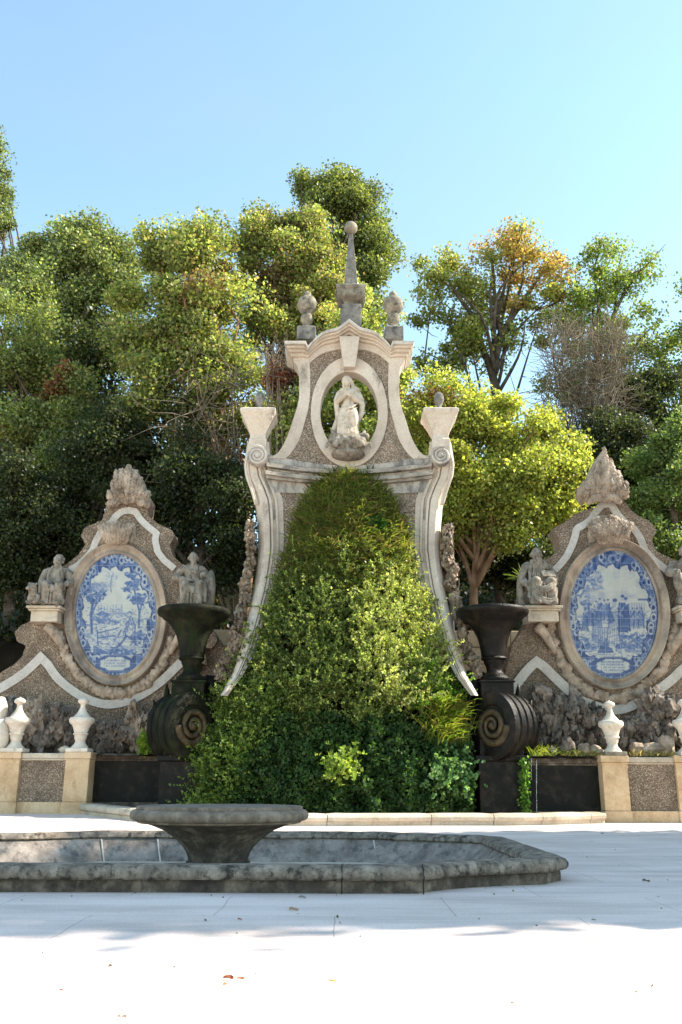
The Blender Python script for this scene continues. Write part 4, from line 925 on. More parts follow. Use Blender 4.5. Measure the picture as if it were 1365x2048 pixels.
# curved low kerb round the cascade's foot
kb = thing('stone_kerb', (0.2, 21.0, 0), 'low rounded cream stone kerb curving in front of the planted cascade', 'kerb')
kl = spline([G(160, 1627, 0.17), G(285, 1641, 0.1), G(450, 1650, 0.05), G(680, 1651, 0.04), G(880, 1650, 0.04), G(1050, 1649, 0.05), G(1212, 1645, 0.06)], 61)
cuts = [0, 9, 20, 31, 41, 47, 52, 58, 60]
for a, b in zip(cuts, cuts[1:]):
    mb = MB(); rows = []
    for i in range(a, b + 1):
        p = kl[i]; t = (kl[min(60, i + 1)] - kl[max(0, i - 1)]); t.z = 0; t.normalize(); nn = Vector((t.y, -t.x, 0))
        if nn.y > 0: nn = -nn
        e = 0.008 * nz(i * 0.7, a, 2, 2); ins = 0.012 * (1 if i in (a, b) else 0); q = p + t * (0.008 if i == a else (-0.008 if i == b else 0)); g = ground_z(p.x, p.y)
        rows.append([tuple(q + nn * dd + Vector((0, 0, g + zz + e - p.z))) for dd, zz in ((0.0, -0.1), (-0.01, 0.07), (0.06 - ins, 0.11), (0.07 - ins, 0.17), (0.04 - ins, 0.22), (-0.03, 0.245 - ins), (-0.3, 0.25 - ins), (-0.34, 0.22), (-0.34, -0.1))])
    mb.grid(rows); n = len(rows[0]); mb.f.append(tuple(range(n))); mb.f.append(tuple(reversed(range(len(mb.v) - n, len(mb.v)))))
    obj('kerb_block', mb, M['kerb'], kb, 40)

# ================================================================== dark urn fountains
def urn(cx, Y, rimy, mirror, mat, label):
    """flaring basin on a scroll console, all in black wet stone; measured in photo pixels at that depth"""
    b = P(cx, 1626, Y); u = pxm(cx, 1300, Y)
    h = lambda py: P(cx, py, Y)[2]
    root = thing('urn_fountain', (b[0], Y, 0), label, 'urn fountain')
    c = (b[0], Y, 0); s = 1.0
    mb = MB(); mb.lathe([(40 * u, h(1224)), (66 * u, h(1219)), (71 * u, h(1219.5)), (73 * u, h(1222)), (73.5 * u, h(1227)), (71 * u, h(1232)), (66 * u, h(1234)), (64 * u, h(1236)), (60 * u, h(1240)), (52 * u, h(1245)), (45 * u, h(1252)), (38 * u, h(1262)), (32 * u, h(1274)), (28 * u, h(1288)), (25.5 * u, h(1304)), (24.5 * u, h(1314))], c, 56, wob=0.012); obj('basin', mb, M[mat], root, 50)
    mb = MB(); mb.lathe([(22 * u, h(1313)), (25 * u, h(1315)), (26 * u, h(1318)), (24 * u, h(1321)), (21 * u, h(1322)), (19.5 * u, h(1328)), (17 * u, h(1333)), (15.5 * u, h(1339)), (15.5 * u, h(1343)), (20 * u, h(1349)), (26 * u, h(1353)), (28.5 * u, h(1357)), (28.5 * u, h(1362)), (25 * u, h(1365)), (20 * u, h(1366))], c, 40); obj('stem', mb, M[mat], root, 50)
    sx = -1 if mirror else 1
    ox = sx * 6 * u
    mb = MB(); mb.box((b[0] - 32 * u, Y - 0.36, h(1400)), (b[0] + 32 * u, Y + 0.4, h(1366))); mb.box((b[0] - 35 * u, Y - 0.40, h(1368)), (b[0] + 35 * u, Y + 0.43, h(1363))); obj('block', mb, M[mat], root, bevel=0.025)
    # scroll drum: spiral end turned towards the middle of the cascade, ribbed roll outwards
    ax = Vector((-0.66 * sx, -0.75, 0)).normalized(); side = Vector((0.75 * sx, -0.66, 0)).normalized(); cen = Vector((b[0] + 12 * u * sx, Y - 0.15, h(1454)))
    mb = MB(); R = 60 * u; rows = []
    W = 46 * u
    prof = [(-1.0, 0.80), (-0.98, 0.97), (-0.8, 1.0), (-0.62, 1.0), (-0.56, 0.93), (-0.5, 0.93), (-0.44, 1.0), (-0.12, 1.0), (-0.06, 0.93), (0.0, 0.93), (0.06, 1.0), (0.4, 1.0), (0.46, 0.93), (0.52, 0.93), (0.58, 1.0), (0.8, 1.0), (0.9, 0.97), (0.95, 0.85), (0.95, 0.62), (0.88, 0.58)]
    for t, q in prof:
        rows.append([tuple(cen + ax * (t * W) + (side * math.cos(2 * math.pi * k / 48) * 0.86 + Vector((0, 0, 1)) * math.sin(2 * math.pi * k / 48) * 1.08) * R * q) for k in range(48)])
    mb.grid(rows, True); n = len(mb.v); mb.f.append(tuple(range(n - 48, n))); mb.f.append(tuple(reversed(range(0, 48)))); obj('scroll_roll', mb, M[mat], root, 40)
    mb = MB(); sp = []
    for k in range(90):
        a = k / 89 * 2.3 * 2 * math.pi; rr = R * lerp(0.60, 0.08, k / 89); sp.append(tuple(cen + ax * (W * (0.9 + 0.08 * k / 89)) + side * (rr * math.cos(-a) * 0.9) + Vector((0, 0, rr * math.sin(-a)))))
    mb.tube(sp, [lerp(0.13, 0.05, k / 89) * R for k in range(90)], 8); e = cen + ax * W * 0.95; mb.ell(tuple(e), (0.13 * R, 0.13 * R, 0.13 * R)); obj('scroll_eye', mb, M['scroll_eye'], root, True)
    # acanthus points along the outer edge
    mb = MB()
    for k, (px, py, l) in enumerate([(44, 1400, 30), (60, 1432, 30), (66, 1452, 18), (68, 1470, 16), (24, 1374, 12)]):
        p = Vector((b[0] + px * u * sx, Y - 0.05, h(py))); tip = p + Vector((0.1 * sx * (k % 2), -0.1, l * u))
        mb.tube([p - Vector((6 * u * sx, 0, 8 * u)), p, p.lerp(tip, 0.6), tip], [9 * u, 8 * u, 5 * u, 1.2 * u], 7); mb.rock(tuple(p - Vector((4 * u * sx, 0, 3 * u))), (10 * u, 12 * u, 10 * u), k + 3, 0.5, 2)
    obj('acanthus_leaves', mb, M[mat], root, True)
    mb = MB(); zt = h(1512); g = -0.1
    mb.box((b[0] - 44 * u, Y - 0.45, g), (b[0] + 48 * u, Y + 0.6, zt - 10 * u)); mb.box((b[0] - 50 * u, Y - 0.52, zt - 9.8 * u), (b[0] + 54 * u, Y + 0.6, zt)); mb.box((b[0] - 40 * u, Y - 0.40, zt), (b[0] + 44 * u, Y + 0.5, h(1480))); obj('pier', mb, M['wet_wall'], root, bevel=0.02)
    return root
M['scroll_eye'] = stone('ochre_wet_stone', (0.02, 0.015, 0.008), (0.06, 0.042, 0.02), (0.13, 0.09, 0.04), 4, (0.012, 0.01, 0.008), 0.7, 0.5, rough=0.5, fine=25)
YU = 22.3
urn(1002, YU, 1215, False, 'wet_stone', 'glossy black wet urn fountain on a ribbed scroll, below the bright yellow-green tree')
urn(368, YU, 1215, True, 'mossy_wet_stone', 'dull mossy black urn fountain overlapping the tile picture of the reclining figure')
# dark flank pieces joining the console to the cascade
for sx, x0, x1 in ((-1, 395, 470), (1, 925, 985)):
    mb = MB()
    for k in range(7): mb.rock(P(lerp(x0, x1, k / 6), 1400 + 8 * rng.normal() + 40 * (k % 3), 22.7), (0.5, 0.4, 0.65), 60 + k, 0.5, 3)
    obj('shaded_rockwork', mb, M['wet_wall'], mon, 50)

# water threads and a moss strip below the right urn
def water_mat():
    k = NT('falling_water'); k.b.inputs['Transmission Weight'].default_value = 0.8; return k.done((0.75, 0.8, 0.8), 0.05, None, 0.5)
M['water'] = water_mat()
for x, y0, y1, lb in ((1073.5, 1520, 1642, 'longer thread of water falling in front of the wet black panel'), (1063, 1516, 1560, 'shorter thread of water falling by the moss strip')):
    a = Vector(P(x, y0, YR + 0.1)); b = Vector(P(x, y1, YR + 0.1)); mb = MB(); mb.tube([a.lerp(b, k / 14) + Vector((0.006 * nz(k, x, 0, 2), 0, 0)) for k in range(15)], [0.006 + 0.003 * (k % 3) for k in range(15)], 6)
    tag(obj('water_thread', mb, M['water'], None, True), lb, 'water')
n = 900; t = rng.random(n); a = np.array(P(1048, 1518, YR + 0.0)); b = np.array(P(1051, 1630, YR + 0.0)); pos = a + (b - a) * t[:, None] + rng.normal(0, 1, (n, 3)) * np.array([0.05, 0.05, 0.02])
tag(leaves('hanging_moss', pos, rng.uniform(0.04, 0.09, n), palette(n, [(0.10, 0.22, 0.03), (0.16, 0.28, 0.05), (0.05, 0.11, 0.02)], [3, 2, 2]), None, updir=-0.5), 'thin strip of wet green moss hanging beside the right urn pier', 'moss')

# ================================================================== statues
def carve(name, mb, mat, parent, voxel=0.013, smooth=1, amp=0.009):
    me = bpy.data.meshes.new(name); me.from_pydata(mb.v, [], mb.f)
    t = bpy.data.objects.new(name + '_raw', me); COL.objects.link(t)
    r = t.modifiers.new('r', 'REMESH'); r.mode = 'VOXEL'; r.voxel_size = voxel
    s = t.modifiers.new('s', 'SMOOTH'); s.iterations = smooth; s.factor = 0.5
    dg = bpy.context.evaluated_depsgraph_get(); ev = t.evaluated_get(dg); nm = bpy.data.meshes.new_from_object(ev)
    bpy.data.objects.remove(t); nm.name = name
    n = len(nm.vertices); co = np.empty(n * 3, 'f'); nm.vertices.foreach_get('co', co); co = co.reshape(-1, 3)
    d = np.array([nz(c[0] * 14, c[1] * 14, c[2] * 7, 2) for c in co]); no = np.empty(n * 3, 'f'); nm.vertices.foreach_get('normal', no); no = no.reshape(-1, 3)
    co = co + no * (d * amp)[:, None]; nm.vertices.foreach_set('co', co.ravel()); nm.polygons.foreach_set('use_smooth', [True] * len(nm.polygons))
    nm.materials.clear(); nm.materials.append(mat); nm.update()
    return link(name, nm, parent)
class Fig(MB):
    """carved figure in its own frame (x to viewer's right, -y to viewer), mapped to the world by an offset and scale"""
    def __init__(s, o, k, turn=0.0): super().__init__(); s.o = Vector(o); s.k = k; s.R = Matrix.Rotation(turn, 3, 'Z')
    def W(s, p): return s.o + s.R @ (Vector(p) * s.k)
    def c(s, a, b, r0, r1=None): s.cone(s.W(a), s.W(b), r0 * s.k, (r1 if r1 is not None else r0) * s.k)
    def e(s, c, r, **kw): s.ell(s.W(c), tuple(q * s.k for q in r), **kw)
    def path(s, pts, r):
        q = spline([Vector(p) for p in pts], max(4, 5 * len(pts)))
        for a, b in zip(q, q[1:]): s.c(a, b, r)
def head(f, c, tilt=0.0, beard=0, hair='short', s=1.0):
    x, y, z = c; q = lambda dx, dy, dz: (x + s * (dx + tilt * dz), y + s * dy, z + s * dz)
    f.e(q(0, 0.01, 0.03), (0.082 * s, 0.1 * s, 0.105 * s)); f.e(q(0, -0.025, -0.04), (0.062 * s, 0.07 * s, 0.085 * s))
    f.c(q(0, -0.105, 0.02), q(0, -0.128, -0.02), 0.011 * s, 0.018 * s)                       # nose
    for t in (-1, 1):
        f.e(q(t * 0.034, -0.085, 0.035), (0.03 * s, 0.016 * s, 0.010 * s)); f.e(q(t * 0.034, -0.086, 0.012), (0.015 * s, 0.011 * s, 0.010 * s)); f.e(q(t * 0.036, -0.075, -0.02), (0.022 * s, 0.02 * s, 0.02 * s)); f.e(q(t * 0.086, 0.015, 0.0), (0.012 * s, 0.022 * s, 0.032 * s))
    f.c(q(-0.02, -0.098, -0.052), q(0.02, -0.098, -0.052), 0.008 * s); f.c(q(-0.016, -0.096, -0.068), q(0.016, -0.096, -0.068), 0.009 * s); f.e(q(0, -0.085, -0.098), (0.025 * s, 0.022 * s, 0.02 * s))
    if beard:
        for k in range(7): a = -0.05 + 0.1 * k / 6; f.c(q(a, -0.085 + abs(a) * 0.6, -0.07), q(a * 0.6, -0.085, -0.16 - 0.05 * beard + abs(a) * 0.8), 0.022 * s, 0.012 * s)
    for k in range(16):
        a = k / 16 * 2 * math.pi
        if hair == 'short' or hair == 'bald': f.e(q(0.078 * math.cos(a), 0.03 + 0.075 * math.sin(a), 0.06 if hair == 'short' else 0.02), (0.028 * s, 0.03 * s, 0.034 * s))
    if hair == 'short':
        f.e(q(0, 0.02, 0.10), (0.075 * s, 0.085 * s, 0.05 * s))
    if hair == 'long':
        for t in (-1, 1): f.path([q(t * 0.03, -0.03, 0.13), q(t * 0.085, 0.0, 0.07), q(t * 0.098, 0.03, -0.06), q(t * 0.11, 0.05, -0.2)], 0.032 * s)
        f.e(q(0, 0.05, 0.05), (0.095 * s, 0.08 * s, 0.1 * s))
def hand(f, w, d, up, s=1.0, curl=0.35):
    """wrist position, pointing direction, back-of-hand direction; palm, four fingers and a thumb"""
    w = Vector(w); d = Vector(d).normalized(); up = Vector(up).normalized(); sd = d.cross(up).normalized(); L = 0.17 * s
    f.c(w, w + d * L * 0.42, 0.026 * s, 0.034 * s)
    for k, l in enumerate((0.42, 0.5, 0.47, 0.36)):
        a = w + d * L * 0.46 + sd * (k - 1.5) * 0.019 * s; b = a + d * L * l * 0.55; e = b + (d * (1 - curl) - up * curl).normalized() * L * l * 0.45; f.c(a, b, 0.010 * s, 0.009 * s); f.c(b, e, 0.009 * s, 0.007 * s)
    a = w + d * L * 0.12 - sd * 0.03 * s; b = a + (d * 0.7 - sd * 0.6).normalized() * L * 0.32; f.c(a, b, 0.012 * s, 0.009 * s)
def seated(f, wide=1.0, knees=(0.16, -0.17), kz=0.50):
    f.c((0, 0.05, 0.5), (0, 0.02, 0.92), 0.215, 0.19); f.c((-0.2 * wide, 0.02, 0.93), (0.2 * wide, 0.02, 0.93), 0.105, 0.105); f.c((0, 0.0, 0.98), (0, -0.02, 1.09), 0.066, 0.06)
    f.e((0, 0.02, 0.46), (0.28, 0.24, 0.18))
    for x in knees:
        t = 1 if x > 0 else -1
        f.c((t * 0.12, 0.0, 0.48), (x, -0.42, kz), 0.135, 0.115); f.c((x, -0.42, kz - 0.02), (x * 0.9, -0.40, 0.12), 0.11, 0.085); f.c((x * 0.9, -0.42, 0.05), (x * 1.05, -0.6, 0.035), 0.05, 0.038)
    f.e((0, -0.28, 0.30), (0.25, 0.17, 0.26)); f.c((-0.22, -0.33, 0.12), (0.22, -0.33, 0.12), 0.10)
    f.e((0, 0.16, 0.22), (0.34, 0.2, 0.25)); f.c((-0.28, 0.12, 0.06), (0.28, 0.12, 0.06), 0.09)
    for k in range(9):                                                                         # vertical folds of the skirt
        x = -0.26 + 0.52 * k / 8; f.path([(x * 0.8, -0.47 + abs(x) * 0.5, 0.46), (x * 0.95, -0.50 + abs(x) * 0.45, 0.25), (x * 1.1, -0.47 + abs(x) * 0.4, 0.05)], 0.02)
    for k in range(7):                                                                         # pleats of the tunic
        x = -0.13 + 0.26 * k / 6; f.path([(x * 0.7, -0.165 + abs(x) * 0.3, 0.95), (x, -0.20 + abs(x) * 0.3, 0.75), (x * 1.1, -0.22, 0.6)], 0.016)
def drape(f, pts, r=0.03):
    f.path(pts, r); f.path([(p[0], p[1] - 0.01, p[2] - 0.055) for p in pts], r * 0.8); f.path([(p[0], p[1] + 0.005, p[2] - 0.10) for p in pts], r * 0.8)
def arm(f, sh, el, wr, r=0.085, sleeve=True):
    f.c(sh, el, r, r * 0.82); f.c(el, wr, r * 0.82, r * 0.5)
    if sleeve:
        w = Vector(el).lerp(Vector(wr), 0.72); f.c(Vector(el).lerp(Vector(wr), 0.2), w, r * 0.9, r * 0.78)
def seated_statue(cx, ybase, ytop, Y, label, kind):
    b = P(cx, ybase, Y); top = P(cx, ytop, Y); k = (top[2] - b[2]) / 1.34
    root = thing('seated_statue', b, label, 'statue')
    f = Fig(b, k, {1: 0.1, 2: 0.15, 3: 0.12, 4: -0.2}[kind]); seated(f)
    if kind == 1:
        head(f, (0.02, -0.06, 1.16), 0.05, 0, 'short', 1.36)
        arm(f, (-0.25, 0.0, 0.9), (-0.34, -0.06, 0.64), (-0.22, -0.28, 0.58), 0.1); hand(f, (-0.22, -0.28, 0.58), (0.3, -0.8, -0.4), (0, -0.3, 1))
        arm(f, (0.25, 0.0, 0.9), (0.36, -0.08, 0.64), (0.28, -0.26, 0.56), 0.1); hand(f, (0.28, -0.26, 0.56), (-0.4, -0.8, -0.3), (0, -0.2, 1))
        for t in (-1, 1): f.path([(t * 0.09, -0.13, 1.03), (t * 0.16, -0.2, 0.85), (t * 0.17, -0.22, 0.6)], 0.03); f.path([(t * 0.3, 0.0, 0.92), (t * 0.37, 0.0, 0.7), (t * 0.36, 0.05, 0.4)], 0.06)
        drape(f, [(-0.25, -0.38, 0.52), (0.0, -0.5, 0.46), (0.22, -0.45, 0.28), (0.16, -0.48, 0.08)], 0.035)
    if kind == 2:
        head(f, (0.0, -0.05, 1.17), -0.1, 0, 'bald', 1.28); f.e((0.0, 0.0, 1.23), (0.10, 0.115, 0.09))
        arm(f, (-0.25, 0.0, 0.9), (-0.40, -0.05, 0.72), (-0.14, -0.3, 0.62), 0.09); hand(f, (-0.14, -0.3, 0.62), (0.8, -0.3, 0.0), (0, -1, 0.3))
        arm(f, (0.25, 0.0, 0.9), (0.37, -0.06, 0.66), (0.20, -0.34, 0.50), 0.09); hand(f, (0.20, -0.34, 0.5), (-0.2, -0.6, -0.6), (0.3, -0.6, 0.6))
        f.e((0.25, -0.30, 0.74), (0.075, 0.07, 0.085)); f.c((0.25, -0.36, 0.75), (0.25, -0.38, 0.73), 0.014, 0.016); f.e((0.22, -0.355, 0.765), (0.02, 0.014, 0.012)); f.e((0.28, -0.355, 0.765), (0.02, 0.014, 0.012))  # small carved head held in the lap
        for q in range(6): f.path([(-0.22 + 0.05 * q, -0.14, 1.0 - 0.03 * q), (0.05 + 0.03 * q, -0.23, 0.84 - 0.03 * q), (0.28, -0.16, 0.92 - 0.08 * q)], 0.018)
        drape(f, [(-0.2, -0.45, 0.5), (0.05, -0.5, 0.4), (0.2, -0.5, 0.2), (0.22, -0.46, 0.05)], 0.03)
        f.c((0.3, -0.38, 0.56), (0.31, -0.44, 0.1), 0.045, 0.04); f.e((0.42, 0.0, 0.45), (0.12, 0.16, 0.5))
    if kind == 3:
        head(f, (0.0, -0.06, 1.16), 0.0, 1.0, 'bald', 1.38)
        arm(f, (-0.25, 0.0, 0.9), (-0.36, -0.02, 0.64), (-0.30, -0.2, 0.46), 0.1); hand(f, (-0.30, -0.2, 0.46), (0.1, -0.5, -0.8), (-0.5, -0.6, 0.3))
        arm(f, (0.25, 0.0, 0.9), (0.38, -0.08, 0.68), (0.24, -0.30, 0.58), 0.1); hand(f, (0.24, -0.3, 0.58), (-0.8, -0.4, 0.2), (0, -0.9, 0.5))
        q = MB(); o = f.W((0.15, -0.31, 0.70)); Rm = Matrix.Rotation(0.12, 3, 'Z') @ Matrix.Rotation(-0.5, 3, 'X')
        bx = [Vector((sx * 0.15 * k, sy * 0.025 * k, sz * 0.085 * k)) for sx in (-1, 1) for sy in (-1, 1) for sz in (-1, 1)]
        f.add([tuple(o + Rm @ v) for v in bx], [(0, 1, 3, 2), (4, 6, 7, 5), (0, 4, 5, 1), (2, 3, 7, 6), (0, 2, 6, 4), (1, 5, 7, 3)])                       # open book
        drape(f, [(-0.2, -0.43, 0.5), (-0.08, -0.52, 0.36), (0.1, -0.54, 0.42), (0.27, -0.42, 0.56)], 0.028); drape(f, [(-0.24, -0.46, 0.24), (-0.05, -0.54, 0.12), (0.15, -0.52, 0.12), (0.27, -0.42, 0.36)], 0.03)
        f.path([(-0.14, -0.12, 1.02), (-0.2, -0.15, 0.8), (-0.22, -0.2, 0.55), (-0.3, -0.3, 0.2)], 0.04); f.path([(0.13, -0.12, 1.02), (0.17, -0.18, 0.85)], 0.035); f.path([(-0.36, 0.0, 0.7), (-0.4, 0.0, 0.4), (-0.38, -0.05, 0.06)], 0.07)
    if kind == 4:
        head(f, (-0.02, -0.12, 1.15), 0.1, 0.8, 'short', 1.32)
        arm(f, (-0.26, 0.0, 0.92), (-0.38, -0.12, 0.76), (-0.26, -0.34, 0.7), 0.115); hand(f, (-0.26, -0.34, 0.7), (-0.2, -0.9, -0.3), (-0.6, 0, 0.8))
        arm(f, (0.26, 0.0, 0.92), (0.36, -0.08, 0.66), (0.2, -0.3, 0.6), 0.1); hand(f, (0.2, -0.3, 0.6), (-0.6, -0.6, 0), (0, -0.6, 0.7))
        f.e((-0.26, -0.42, 0.50), (0.11, 0.12, 0.22)); f.e((-0.27, -0.46, 0.70), (0.05, 0.07, 0.06)); f.c((-0.28, -0.52, 0.69), (-0.29, -0.57, 0.66), 0.02, 0.008)                                     # carved bird at the knee
        drape(f, [(-0.3, -0.4, 0.35), (-0.1, -0.5, 0.26), (0.1, -0.5, 0.3), (0.26, -0.44, 0.5)], 0.03)
    carve('figure', f, M['statue'], root, 0.013)
    if kind == 1:   # carved beast lying at the feet
        f = Fig(b, k, 0.1); f.e((-0.37, -0.3, 0.17), (0.14, 0.28, 0.15)); f.c((-0.40, -0.5, 0.22), (-0.42, -0.58, 0.38), 0.10, 0.10); f.e((-0.43, -0.60, 0.40), (0.11, 0.12, 0.11)); f.c((-0.47, -0.68, 0.37), (-0.50, -0.74, 0.34), 0.06, 0.045)
        for t in (-1, 1): f.c((-0.38 + t * 0.09, -0.5, 0.2), (-0.40 + t * 0.09, -0.55, 0.04), 0.055, 0.04); f.c((-0.40 + t * 0.09, -0.56, 0.035), (-0.41 + t * 0.09, -0.66, 0.03), 0.042, 0.036); f.e((-0.42 + t * 0.085, -0.57, 0.49), (0.03, 0.02, 0.035)); f.e((-0.45 + t * 0.045, -0.69, 0.42), (0.015, 0.012, 0.012)); f.e((-0.37 + t * 0.13, -0.12, 0.14), (0.07, 0.12, 0.12))
        carve('lying_beast', f, M['statue'], root, 0.015)
    return root
seated_statue(108, 1217, 1111, DL - 0.15, 'seated stone man with a small carved beast at his feet', 1)
seated_statue(382, 1219, 1105, DL - 0.15, 'seated stone figure turning its head, holding a small carved head, above the mossy urn', 2)
seated_statue(1078, 1217, 1097, DR - 0.15, 'seated bearded stone man with an open book, left of the crowd tiles', 3)
seated_statue(1384, 1219, 1092, DR - 0.15, 'seated stone figure with a carved bird at the knee, cut by the right edge', 4)

# the woman in the oval opening, standing on clouds
b = P(697, 908, DM + 0.55); k = (P(697, 754, DM + 0.55)[2] - b[2]) / 2.08
st = thing('standing_statue', b, 'pale stone robed woman with joined hands standing on clouds inside the oval opening', 'statue')
f = Fig(b, k, 0.08)
Z = 0.42
f.c((0.0, 0, Z + 0.80), (0.01, 0.0, Z + 1.18), 0.165, 0.15); f.c((-0.15, 0.0, Z + 1.24), (0.15, 0.0, Z + 1.24), 0.10); f.c((0, -0.01, Z + 1.3), (-0.02, -0.02, Z + 1.38), 0.055)
head(f, (-0.03, -0.04, Z + 1.49), -0.15, 0, 'long', 1.05); f.path([(0.05, 0.03, Z + 1.60), (0.14, 0.06, Z + 1.42), (0.26, 0.06, Z + 1.34)], 0.05)
f.c((0.0, 0.0, Z + 0.8), (0.03, 0.0, Z + 0.08), 0.19, 0.25); f.c((-0.08, -0.06, Z + 0.7), (-0.12, -0.1, Z + 0.1), 0.14, 0.15); f.e((0.13, -0.16, Z + 0.48), (0.11, 0.12, 0.26))
for t in (-1, 1):
    arm(f, (t * 0.2, 0.0, Z + 1.2), (t * 0.27, -0.06, Z + 0.96), (t * 0.05 - 0.05, -0.24, Z + 1.06), 0.082)
    hand(f, (t * 0.02 - 0.06, -0.24, Z + 1.06), (-0.05 * t, -0.35, 0.9), (t, 0, 0), 0.95, 0.05)
for q in range(11):
    x = -0.24 + 0.48 * q / 10; f.path([(x * 0.5 + 0.03, -0.16 + abs(x) * 0.2, Z + 0.85), (x * 0.8 - 0.05, -0.22 + abs(x) * 0.25, Z + 0.45), (x * 1.1 - 0.02, -0.24 + abs(x) * 0.3, Z + 0.03)], 0.022)
for q in range(5): f.path([(-0.22, -0.08, Z + 0.75 - 0.07 * q), (0.0, -0.24, Z + 0.70 - 0.1 * q), (0.2, -0.14, Z + 0.86 - 0.09 * q)], 0.02)
f.path([(0.26, 0.0, Z + 1.2), (0.34, -0.04, Z + 0.95), (0.32, 0.0, Z + 0.65), (0.2, 0.0, Z + 0.4), (0.2, -0.05, Z + 0.1)], 0.07); f.path([(-0.24, 0.02, Z + 1.2), (-0.3, 0.0, Z + 0.95), (-0.26, 0.05, Z + 0.55), (-0.36, 0.02, Z + 0.2), (-0.36, 0.0, Z + 0.02)], 0.07)
carve('figure', f, M['statue_pale'], st, 0.014)
f = Fig(b, k, 0.0)
for q in range(26):
    a = q / 26 * 2 * math.pi; f.e((0.42 * math.cos(a) * (0.6 + 0.4 * rng.random()), -0.1 + 0.2 * math.sin(a), 0.20 + 0.16 * rng.random() + 0.08 * math.cos(2 * a)), (0.13, 0.12, 0.11))
for x in (-0.3, 0.0, 0.3):
    f.e((x, -0.3, 0.16), (0.10, 0.09, 0.10)); f.e((x, -0.39, 0.15), (0.02, 0.02, 0.02)); f.e((x - 0.035, -0.37, 0.18), (0.016, 0.01, 0.01)); f.e((x + 0.035, -0.37, 0.18), (0.016, 0.01, 0.01)); f.path([(x - 0.1, -0.25, 0.12), (x - 0.2, -0.22, 0.2), (x - 0.24, -0.2, 0.12)], 0.04); f.path([(x + 0.1, -0.25, 0.12), (x + 0.2, -0.22, 0.2), (x + 0.24, -0.2, 0.12)], 0.04)
f.path([(-0.40, -0.12, 0.56), (-0.32, -0.22, 0.42), (0, -0.26, 0.36), (0.32, -0.22, 0.42), (0.40, -0.12, 0.56)], 0.045); f.e((0, 0, -0.02), (0.42, 0.35, 0.16))
carve('cloud_base', f, M['statue'], st, 0.02)

# ================================================================== plants on the cascade
BY = [930, 960, 1000, 1050, 1100, 1150, 1200, 1250, 1300, 1350, 1400, 1450, 1500, 1560, 1650]
BL = [662, 640, 614, 594, 580, 564, 542, 518, 496, 472, 450, 432, 408, 388, 380]
BR = [730, 752, 782, 803, 815, 824, 842, 866, 884, 902, 922, 936, 948, 958, 958]
BD = [23.9, 23.75, 23.45, 23.2, 22.95, 22.7, 22.45, 22.2, 21.95, 21.75, 21.55, 21.45, 21.35, 21.28, 21.25]
def bush(px, py, out=0.0):
    l = interp(py, BY, BL); r = interp(py, BY, BR); t = (px - (l + r) / 2) / ((r - l) / 2)
    y = interp(py, BY, BD) + 0.75 * min(1.3, abs(t)) ** 2.2 * (0.4 + 0.6 * sstep(950, 1250, py))
    y += 0.20 * nz(px * 0.014, py * 0.014, 4, 3) + 0.46 * nz(px * 0.030, py * 0.026, 8, 2) * sstep(960, 1100, py)
    return np.array(P(px, py, y - out))
mb = MB(); rows = []
for py in np.linspace(948, 1650, 46):
    l = interp(py, BY, BL) + 8; r = interp(py, BY, BR) - 8; rows.append([tuple(bush(lerp(l, r, t), py, -0.14)) for t in np.linspace(0, 1, 24)])
mb.grid(rows); obj('planted_slope', mb, M['soil'], mon, True)
def in_bush(px, py, m=0): return interp(py, BY, BL) - m < px < interp(py, BY, BR) + m
def scatter(n, x0, x1, y0, y1, test=None, m=0):
    out = []
    while len(out) < n:
        px = rng.uniform(x0, x1); py = rng.uniform(y0, y1)
        if in_bush(px, py, m) and (test is None or test(px, py)): out.append((px, py))
    return out
def sprigs(name, pts, length, leaf, cols, wts, label, cat, parent=None, outw=0.55, upw=0.7, per=16, out=0.0, jitter=0.22, asp=0.34, group=None, gain=1.3):
    pos = []; up = []; ci = []
    pts = [q for q in pts if not (len(pts) > 300 and nz(q[0] * 0.045, q[1] * 0.035, 51, 3) < -0.20 and rng.random() < 0.85)]
    for i, (px, py) in enumerate(pts):
        cl = nz(px * 0.03, py * 0.03, 21, 2); b = bush(px, py, out * rng.random()); L = length * rng.uniform(0.45, 1.2) * (1 + 1.1 * max(-0.5, cl)) * (2.1 if rng.random() < 0.14 else 1.0)
        d = np.array([rng.normal(0, 0.45), -outw + rng.normal(0, 0.25), upw + rng.normal(0, 0.3)]); d /= np.linalg.norm(d)
        t = np.sort(rng.random(per)); p = b + d * (t * L)[:, None]; p[:, 2] -= 0.25 * L * t ** 2
        pos.append(p + rng.normal(0, 0.012, (per, 3))); a = rng.normal(0, 0.8, (per, 3)) + d * 0.9; up.append(a / np.linalg.norm(a, axis=1)[:, None]); ci.append(np.full(per, i))
    pos = np.concatenate(pos); up = np.concatenate(up); ci = np.concatenate(ci); n = len(pos)
    c = gain * palette(n, cols, wts, jitter) * np.exp(rng.normal(0, 0.2, (len(pts), 1)) + 0.7 * np.array([[nz(px * 0.022, py * 0.022, 33, 3)] for px, py in pts]))[ci]
    o = leaves(name, pos, rng.uniform(0.6, 1.3, n) * leaf, c, parent, up, asp)
    return tag(o, label, cat, group) if label else o
